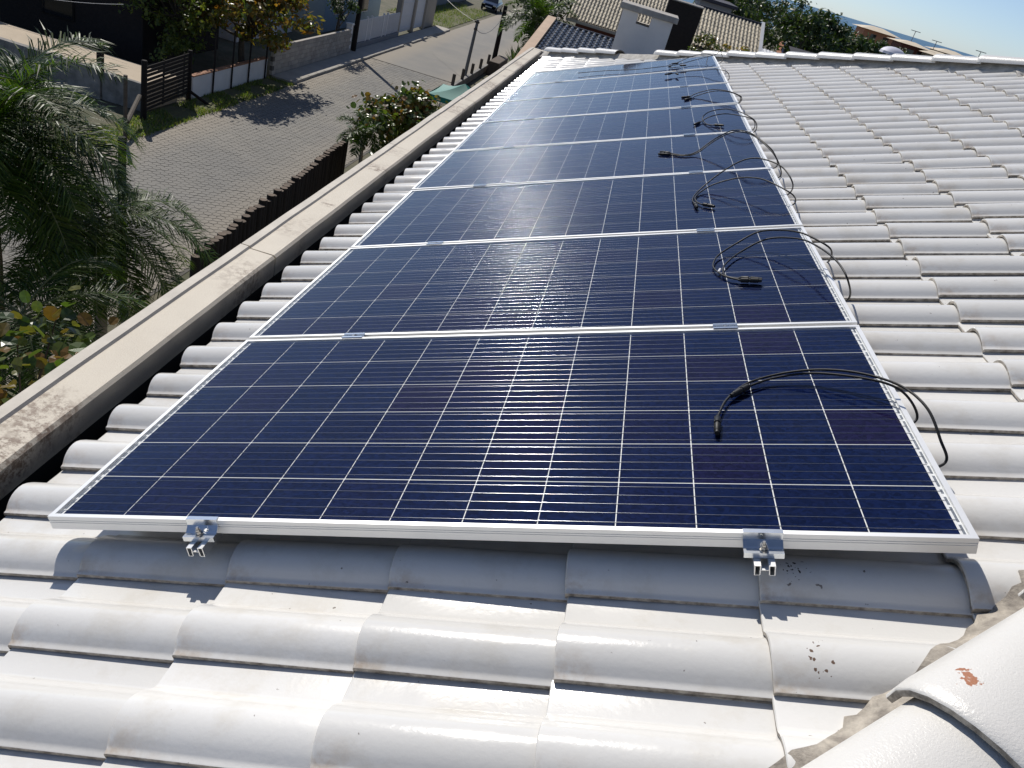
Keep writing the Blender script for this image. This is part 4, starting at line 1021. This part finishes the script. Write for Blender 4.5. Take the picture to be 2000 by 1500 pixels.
mb = MB(); mb.bbox(-18.2, -17.95, 72, 92, G, G + 2.1, .02); tag(obj('garden_wall', mb, 'grey_wall'), 'long grey garden wall behind the far grass verge', 'wall')
# clothes wires over the yard
for a, b, sag in (((-24, 27.6, G + 1.9), (-17.6, 28.3, G + 2.6), .25), ((-24, 28.3, G + 2.6), (-17.5, 29.0, G + 3.0), .08)):
    mb = MB(); A, B = Vector(a), Vector(b); mb.tube([A.lerp(B, k / 12) - Vector((0, 0, sag * 4 * (k / 12) * (1 - k / 12))) for k in range(13)], .008, 4)
    tag(obj('clothes_wire', mb, 'white_clip'), 'slack washing line strung in front of the dark stand-in house' if sag > .1 else 'taut washing line strung in front of the dark stand-in house', 'wire', 'washing lines')
mb = MB(); A, B = Vector((-8.0, 47.4, G + 3.35)), Vector((-15.0, 58, G + 5.0)); mb.tube([A.lerp(B, k / 12) - Vector((0, 0, .5 * 4 * (k / 12) * (1 - k / 12))) for k in range(13)], .014, 4); tag(obj('overhead_wire', mb, 'black'), 'overhead wire from the concrete pole towards the tall white gates', 'wire')
mb = MB(); A, B = Vector((-8.0, 47.4, G + 3.0)), Vector((-7.95, 56, G + 3.2)); mb.tube([A.lerp(B, k / 12) - Vector((0, 0, .6 * 4 * (k / 12) * (1 - k / 12))) for k in range(13)], .014, 4); tag(obj('overhead_wire', mb, 'black'), 'slack wire between the concrete pole and the dark wooden pole', 'wire')
# dry frond pile and grey sheet by the dark house
t = thing('dry_thatch', 'bundle of dry tan palm fronds hanging over the yard', 'thatch', (-23.6, 28.4, G))
lf, rc = MB(), MB()
for k in range(9): frond(lf, rc, (-24.6, 28.4, G + 3.0), random.uniform(-.6, .5), random.uniform(-.2, .25), random.uniform(1.6, 2.3), .8, 26, .5, .03)
obj('fronds', lf, 'thatch', t); obj('stalks', rc, 'thatch', t)
mb = MB(); mb.tube([(-24.6, 28.4, G), (-24.6, 28.4, G + 3.05)], .09, 8); obj('post', mb, 'dark_wood', t)
t = thing('sheet_shelter', 'small grey sheet shelter next to the patio', 'shelter', (-22.6, 26.4, G))
mb = MB(); mb.add([(-24.5, 25.6, G + 1.7), (-22.2, 25.8, G + 1.5), (-22.0, 28.0, G + 1.95), (-24.5, 28.2, G + 2.2)] + [(-24.5, 25.6, G + 1.66), (-22.2, 25.8, G + 1.46), (-22.0, 28.0, G + 1.91), (-24.5, 28.2, G + 2.16)], [(0, 1, 2, 3), (7, 6, 5, 4), (0, 4, 5, 1), (1, 5, 6, 2), (2, 6, 7, 3), (3, 7, 4, 0)]); obj('sheet', mb, 'roof_white', t)
for x, y, h in ((-24.3, 25.8, 1.64), (-22.4, 26.0, 1.46), (-22.25, 27.8, 1.84), (-24.3, 28, 2.08)):
    mb = MB(); mb.tube([(x, y, G), (x, y, G + h)], .04, 6); obj('leg', mb, 'grey_wood', t)

# parked car, nose towards us
def car(x, y, lab):
    t = thing('parked_car', lab, 'car', (x, y, G))
    secs = [(-2.05, .42, .55, .72), (-1.95, .30, .72, .80), (-1.3, .25, .86, .85), (-.75, .25, .93, .86), (.3, .25, .95, .86), (1.4, .25, .95, .86), (1.95, .30, .88, .82), (2.08, .42, .70, .74)]
    mb = MB(); rows = []
    for (yy, zb, zt, hw) in secs:
        rows.append([(-hw * .96, yy, zb), (-hw, yy, zb + .18), (-hw * .99, yy, zt - .12), (-hw * .88, yy, zt), (0, yy, zt + .025), (hw * .88, yy, zt), (hw * .99, yy, zt - .12), (hw, yy, zb + .18), (hw * .96, yy, zb)])
    m = 9; n = len(secs); mb.add([Vector((x, y, G)) + Vector(q) for r in rows for q in r], [(i * m + k, i * m + (k + 1) % m, (i + 1) * m + (k + 1) % m, (i + 1) * m + k) for i in range(n - 1) for k in range(m)] + [tuple(range(m)), tuple((n - 1) * m + k for k in range(m - 1, -1, -1))])
    obj('body', mb, 'car', t, 45)
    cb_ = MB(); lo = [(-.72, -.95), (.72, -.95), (.74, 1.6), (-.74, 1.6)]; hi = [(-.58, -.15), (.58, -.15), (.58, 1.05), (-.58, 1.05)]
    vs = [Vector((x + a, y + b, G + .92)) for a, b in lo] + [Vector((x + a, y + b, G + 1.43)) for a, b in hi]
    cb_.add(vs, [(4, 5, 6, 7)] + [(k, (k + 1) % 4, 4 + (k + 1) % 4, 4 + k) for k in range(4)]); obj('cabin', cb_, 'car', t)
    for k in range(4):
        c = sum((vs[q] for q in (k, (k + 1) % 4, 4 + (k + 1) % 4, 4 + k)), Vector()) / 4
        nn = (vs[(k + 1) % 4] - vs[k]).cross(vs[4 + k] - vs[k]).normalized()
        g = MB(); g.add([c + (vs[q] - c) * .88 + nn * .006 for q in (k, (k + 1) % 4, 4 + (k + 1) % 4, 4 + k)], [(0, 1, 2, 3)]); obj('windscreen' if k == 0 else 'window', g, 'car_glass', t)
    for sx in (-1, 1):
        h = MB(); h.bbox(x + sx * .58 - .16, x + sx * .58 + .16, y - 2.06, y - 1.9, G + .58, G + .72, .03); obj('headlight', h, 'chrome', t)
        for yy in (-1.3, 1.3):
            wv = MB(); wv.tube([(x + sx * .72, y + yy, G + .31), (x + sx * .87, y + yy, G + .31)], .31, 18); wo = obj('wheel', wv, 'black', t, 40)
            hb = MB(); hb.tube([(x + sx * .865, y + yy, G + .31), (x + sx * .885, y + yy, G + .31)], .19, 12); obj('rim', hb, 'chrome', wo, 40)
    bp = MB(); bp.bbox(x - .35, x + .35, y - 2.10, y - 2.045, G + .40, G + .52, .01); obj('number_plate', bp, 'white_clip', t)
car(-14.6, 89.5, 'dark blue car parked nose-on beside the long grey garden wall')

# ---------------------------------------------------------------- neighbours beyond the far hip
t = thing('chimney', 'white plastered chimney with a square opening and overhanging slab', 'chimney', (1.1, 11.9, -0.3))
x0, x1, y0, y1, zb, zt = 0.66, 1.42, 11.55, 12.15, -0.9, 0.70
wx0, wx1, wz0, wz1 = 0.895, 1.10, 0.555, 0.700
mb = MB(); th_ = .07
for (yy0, yy1) in ((y0, y0 + th_), (y1 - th_, y1)):
    mb.box(x0, wx0, yy0, yy1, zb, zt); mb.box(wx1, x1, yy0, yy1, zb, zt); mb.box(wx0 + .0005, wx1 - .0005, yy0 + .0005, yy1 - .0005, zb, wz0)
mb.box(x0 + .001, x0 + th_, y0 + th_, y1 - th_, zb, zt); mb.box(x1 - th_, x1 - .001, y0 + th_, y1 - th_, zb, zt)
obj('shaft', mb, 'chimney', t)
mb = MB(); mb.bbox(x0 - .05, x1 + .06, y0 - .05, y1 + .05, zt + .002, zt + .085, .008); obj('slab', mb, 'chimney_cap', t)
fl = MB(); fl.box(x0 + .1, x1 + .2, y0 - .45, y0 - .01, -.30, .02); obj('flashing', fl, 'mortar_pale', house)

t = thing('dark_roofed_house', 'neighbouring house with a dark glazed tile roof and peach coped side wall', 'house', (.5, 25, G))
PD2 = R(7.5)
def slopez(y): return -1.25 - (29.7 - y) * math.tan(PD2)
mb = MB(); ya, yb_ = 19.0, 29.7
mb.add([(x, y, z) for y in (ya, yb_) for x, z in ((-2.25, G), (-2.02, G), (-2.02, slopez(y) - .09), (-2.25, slopez(y) - .09))], [(0, 1, 2, 3), (7, 6, 5, 4), (0, 4, 5, 1), (1, 5, 6, 2), (2, 6, 7, 3), (3, 7, 4, 0)]); obj('side_wall', mb, 'beige_wall', t)
mb = MB(); mb.add([(x, y, z) for y in (ya, yb_ + .05) for x, z in ((-2.29, slopez(y) - .089), (-1.98, slopez(y) - .089), (-1.98, slopez(y)), (-2.29, slopez(y)))], [(0, 1, 2, 3), (7, 6, 5, 4), (0, 4, 5, 1), (1, 5, 6, 2), (2, 6, 7, 3), (3, 7, 4, 0)]); obj('coping', mb, 'peach', t)
mb = MB(); mb.box(-2.0, 5.0, 22.6, 29.6, G, -2.50); obj('wall', mb, 'beige_wall', t)
dr = MB(); dr.add([(-2.0, 22.5, -1.42 - 7.1 * math.tan(PD2) - .03), (5.0, 22.5, -1.42 - 7.1 * math.tan(PD2) - .03), (5.0, 29.6, -1.45), (-2.0, 29.6, -1.45)], [(0, 1, 2, 3)]); ddeck = obj('roof', dr, 'deck', t)
def neigh_tile(L, W, h, nseg=8):
    mb = MB(); xs = [W * k / nseg for k in range(nseg + 1)]
    def hh(x):
        q = (x / W - .3) / .32; return h * math.sqrt(max(0, 1 - q * q)) if abs(q) < 1 else 0
    r0 = [(x, 0, hh(x) + .02) for x in xs]; r1 = [(x, L, hh(x)) for x in xs]; r2 = [(x, 0, hh(x) + .002) for x in xs]
    m = nseg + 1; mb.add(r0 + r1 + r2, [(k, k + 1, m + k + 1, m + k) for k in range(nseg)] + [(2 * m + k, 2 * m + k + 1, k + 1, k) for k in range(nseg)])
    return mb
nt_me = neigh_tile(.44, .212, .06).mesh('roof_tile', 'dark_tile', 40)
for r_ in range(13):
    for c in range(22):
        s = r_ * .39 + .46
        if s > 5.0: continue
        link('roof_tile', nt_me, ddeck, Matrix.Translation((-1.98 + c * .205, 29.62 - s * math.cos(PD2), -1.40 - s * math.sin(PD2))) @ Matrix.Rotation(PD2, 4, 'X') @ Matrix.Rotation(random.gauss(0, .008), 4, 'Y'))
rc_ = MB(); rc_.tube([(-2.0, 29.62, -1.40), (4.0, 29.62, -1.40)], .075, 8); obj('ridge', rc_, 'dark_tile', t, 50)

def tiled_slope(par, p0, across, up, ncol, nrow, W, L, mat, h=.06):
    ax, up_ = Vector(across).normalized(), Vector(up).normalized(); nn = ax.cross(up_)
    base = neigh_tile(L * 1.1, W * 1.03, h, 7); mb = MB()
    for r_ in range(nrow):
        for c in range(ncol):
            o = Vector(p0) + ax * (c * W + random.uniform(-.006, .006)) + up_ * (r_ * L) + nn * random.uniform(0, .008)
            mb.add([o + ax * v[0] + up_ * v[1] + nn * v[2] for v in base.v], base.f)
    return stuff(obj('roof_tiles', mb, mat, par, 40))
# cream tiled house seen past the chimney
t = thing('cream_roofed_house', 'house with a cream tiled roof and red wall beyond the chimney', 'house', (0.5, 49, G))
pa = R(24); upv = Vector((0, math.cos(pa), math.sin(pa)))
mb = MB(); mb.box(-2.4, 4.2, 45.7, 52, G, -2.38); obj('wall', mb, 'red_wall', t)
tiled_slope(t, (-2.83, 45.0, -2.36), (1, 0, 0), upv, 37, 13, .195, .40, 'beige_tile')
mb = MB(); mb.add([Vector((-2.86, 44.95, -2.43)), Vector((4.45, 44.95, -2.43)), Vector((4.45, 44.95, -2.43)) + upv * 5.25, Vector((-2.86, 44.95, -2.43)) + upv * 5.25], [(0, 1, 2, 3)]); mb.box(-2.9, 4.5, 44.86, 44.95, -2.52, -2.38); obj('roof_board', mb, 'beige_wall', t)
# second cream roof, sloping towards us, and the dark tower between
t = thing('cream_roofed_house', 'house with a cream tiled slope and pale verge beside the dark tower', 'house', (5.4, 47, G))
pb = R(23); upb_ = Vector((0, math.cos(pb), math.sin(pb)))
tiled_slope(t, (3.7, 41.4, -1.62), (1, 0, 0), upb_, 17, 10, .193, .39, 'beige_tile')
e0 = Vector((3.7, 41.35, -1.70)); mb = MB(); mb.add([e0, e0 + Vector((3.35, 0, 0)), e0 + Vector((3.35, 0, 0)) + upb_ * 4.05, e0 + upb_ * 4.05], [(0, 1, 2, 3)]); obj('roof_board', mb, 'deck', t)
mb = MB(); q0 = Vector((7.0, 41.3, -1.66))
mb.add([q0 + Vector((a, 0, b)) for a, b in ((0, 0), (.16, 0), (.16, .14), (0, .14))] + [q0 + upb_ * 4.15 + Vector((a, 0, b)) for a, b in ((0, 0), (.16, 0), (.16, .14), (0, .14))], [(0, 1, 2, 3), (7, 6, 5, 4), (0, 4, 5, 1), (1, 5, 6, 2), (2, 6, 7, 3), (3, 7, 4, 0)]); obj('verge_board', mb, 'roof_white', t)
mb = MB(); mb.box(3.75, 6.95, 42.0, 49, G, -1.75); mb.box(3.75, 6.95, 45.0, 49, -1.749, -.25); obj('wall', mb, 'beige_wall', t)
rc_ = MB(); rc_.tube([(3.7, 45.02, -.02), (7.1, 45.02, -.02)], .06, 8); obj('ridge', rc_, 'slate', t, 50)
t = thing('brick_tower', 'dark brick tower between the chimney and the cream slope', 'tower', (2.9, 39.6, G))
mb = MB(); mb.box(1.9, 3.52, 39, 40.6, G, 0.06); obj('shaft', mb, 'tower', t)
mb = MB(); mb.bbox(1.86, 3.56, 38.96, 40.64, 0.062, .11, .01); obj('coping', mb, 'old_wall', t)
house_box('grey_house', 'plain grey house wall behind the dark brick tower', 4.6, 6.9, 62, 70, 7.4, 'grey_wall', [('y', 5.4, 6.2, 4.6, 5.6)])
palm('bushy dark palm at the corner of the cream tiled roof', (-4.3, 44, G), (-4.2, 44, G + 4.6), 24, 2.5, 44, .6, .14, (-.2, 1.2), None, 1.8, .025)
tree('garden_tree', 'dark dense tree at the street edge next to the cream tiled roof', 'tree', (-4.2, 50, G), (-4.2, 50, G + 5.0), (2.3, 2.6, 1.9), 36, 2200, .3, 'tree_leaf', .14)
tree('climbing_shrub', 'leafy green shrub in front of the cream tiled slope by the far hip', 'shrub', (3.9, 36, G), (3.95, 36, G + 6.35), (.75, .9, .55), 22, 800, .14, 'grape_leaf', .07, 'shrubs before the cream tiled slope', 'quad', .3)
tree('climbing_shrub', 'reddish flowering shrub under the pale verge of the cream tiled slope', 'shrub', (5.25, 36, G), (5.3, 36, G + 6.4), (.85, .9, .42), 22, 750, .13, 'almond_leaf', .07, 'shrubs before the cream tiled slope', 'quad', .3)

# roofs and yards among the trees
def shed(label, x0, x1, y0, y1, z0, z1, mat, wall='white_paint', rib=True, group='low roofs beyond the far hip'):
    t = thing('sheet_roof_shed', label, 'shed', ((x0 + x1) / 2, (y0 + y1) / 2, G), group)
    mb = MB(); n = max(2, int((x1 - x0) / .22)) if rib else 1
    v = []; F = []
    for k in range(n * 2 + 1):
        x = x0 + (x1 - x0) * k / (n * 2); dz = .035 if k % 2 else 0
        v += [(x, y0, z0 + dz), (x, y1, z1 + dz)]
    F = [(2 * k, 2 * k + 2, 2 * k + 3, 2 * k + 1) for k in range(n * 2)]
    mb.add(v, F); obj('roof', mb, mat, t)
    b = MB(); b.box(x0 + .2, x1 - .2, y0 + .25, y1 - .2, G, z0 - .06); obj('wall', b, wall, t)
shed('white ribbed sheet roof touching the pale verge board', 8.3, 9.9, 50, 53.5, -2.0, -1.55, 'roof_white')
shed('broad white sheet roof peeking over the far hip before the slate roof', 9.6, 13.0, 48, 52, -2.1, -1.75, 'roof_white')
shed('long low slate roof between the white sheet roofs and the trees', 11.6, 17.4, 56, 62, -2.25, -1.35, 'slate', 'grey_wall', False)
t = thing('water_tank', 'dark blue water tank on a stand before the orange wall', 'tank', (13.2, 70, G))
mb = MB(); mb.tube([(13.2, 70, G + 5.3), (13.2, 70, G + 6.6), (13.2, 70, G + 6.75)], [.62, .66, .5], 18); obj('barrel', mb, 'tank', t, 40)
mb = MB(); mb.box(12.7, 13.7, 69.5, 70.5, G, G + 5.29); obj('stand', mb, 'grey_wall', t)
house_box('orange_house', 'small orange walled house among the trees', 13.9, 15.2, 78, 81, 6.4, 'orange', [], 'hip', 'orange')
house_box('white_bungalow', 'long white bungalow half hidden behind tree trunks', 21.5, 30.5, 84, 90, 6.2, 'white_paint', [('y', 23, 24, 4.2, 5.4), ('y', 26, 27, 4.2, 5.4)], 'flat', 'slate')
def far_house(label, x, y, w_, d_, hz, wall='beige_wall'):
    t = thing('seaside_house', label, 'house', (x, y, G), 'cream roofed houses near the sea')
    mb = MB(); mb.box(x - w_, x + w_, y - d_, y + d_, G, G + hz); obj('wall', mb, wall, t)
    r = MB(); z = G + hz + .01; e = .8; zr = z + .24 * w_
    r.add([(x - w_ - e, y - d_ - e, z), (x + w_ + e, y - d_ - e, z), (x + w_ + e, y + d_ + e, z), (x - w_ - e, y + d_ + e, z), (x - w_ * .35, y, zr), (x + w_ * .35, y, zr)], [(0, 1, 5, 4), (2, 3, 4, 5), (0, 4, 3), (1, 2, 5), (3, 2, 1, 0)]); obj('roof', r, 'tan_roof', t)
    for k in (-.5, .3):
        g = MB(); g.box(x + w_ * k, x + w_ * k + .9, y - d_ - .03, y - d_ - .004, G + hz - 1.7, G + hz - .5); obj('window', g, 'car_glass', t)
far_house('cream roofed house rising highest behind the trees', 39.0, 150, 2.6, 3, 8.2, 'orange')
far_house('cream roofed house with a dark gable beside the street lamps', 36.4, 120, 1.7, 2.5, 8.0, 'red_wall')
far_house('lowest cream roofed house by the sea, with a street lamp past it', 39.5, 118, 2.0, 2.4, 7.7)
far_house('cream roofed house standing behind the low one by the sea', 45.0, 130, 2.0, 2.6, 8.25)
t = thing('parasol', 'pale domed parasol above the far hip caps', 'parasol', (12.45, 40, G))
mb = MB(); n = 12; rows = []
for i in range(6):
    a = R(90 * i / 5); rows.append([(12.45 + .62 * math.cos(a) * math.cos(2 * math.pi * k / n), 40 + .62 * math.cos(a) * math.sin(2 * math.pi * k / n), G + 8.06 + .34 * math.sin(a)) for k in range(n)])
mb.add([p for r in rows for p in r], [(i * n + k, i * n + (k + 1) % n, (i + 1) * n + (k + 1) % n, (i + 1) * n + k) for i in range(5) for k in range(n)]); obj('canopy', mb, 'lilac', t, 25)
mb = MB(); mb.tube([(12.45, 40, G), (12.45, 40, G + 8.3)], .03, 6); obj('pole', mb, 'metal_pole', t)
for (x, y, h, lab) in ((39.2, 130, 9.75, 'street lamp nearest the trees on the seafront'), (41.0, 125, 9.3, 'tall street lamp standing between two cream roofs against the sea'), (44.6, 118, 9.6, 'street lamp beyond the last cream roof against the sea')):
    t = thing('street_lamp', lab, 'street lamp', (x, y, G), 'street lamps on the seafront')
    mb = MB(); mb.tube([(x, y, G), (x, y, G + h)], .045, 6); obj('post', mb, 'metal_pole', t)
    mb = MB(); mb.bbox(x - .7, x + .7, y - .05, y + .05, G + h - .03, G + h + .05, .015); obj('lamp_arm', mb, 'metal_pole', t)
FT = [(7.4, 72, 9.3, 2.6, 'broad'), (10.0, 78, 9.7, 3.0, 'tall'), (13.0, 66, 9.1, 2.2, 'rounded'), (16.8, 92, 9.5, 3.2, 'spreading'), (15.3, 72, 9.0, 2.1, 'dense'), (19.2, 76, 8.35, 2.0, 'dark'), (21.5, 80, 8.1, 2.0, 'leaning'),
      (23.6, 86, 8.0, 2.0, 'bushy'), (27.0, 95, 7.9, 2.0, 'slim'), (24.5, 77, 7.35, 1.8, 'low'), (28.6, 90, 7.5, 1.9, 'thick'), (26.5, 74, 6.8, 1.7, 'short'), (33.4, 108, 7.6, 1.9, 'windswept'), (30.8, 84, 6.6, 1.6, 'small'), (12.0, 100, 9.7, 3.2, 'wide'), (21.5, 110, 9.2, 3.0, 'high'), (29.5, 130, 8.6, 2.6, 'seaward')]
for (x, y, h, r, adj) in FT:
    tree('grove_tree', f'{adj} dark green tree in the grove between the slate roof and the sea', 'tree', (x, y, G), (x, y, G + h - r * 1.05), (r * 1.2, r * 1.1, r * .95), 34, 2300, .40, 'tree_leaf', .16, 'grove between the houses and the sea', 'quad', .30, 9)
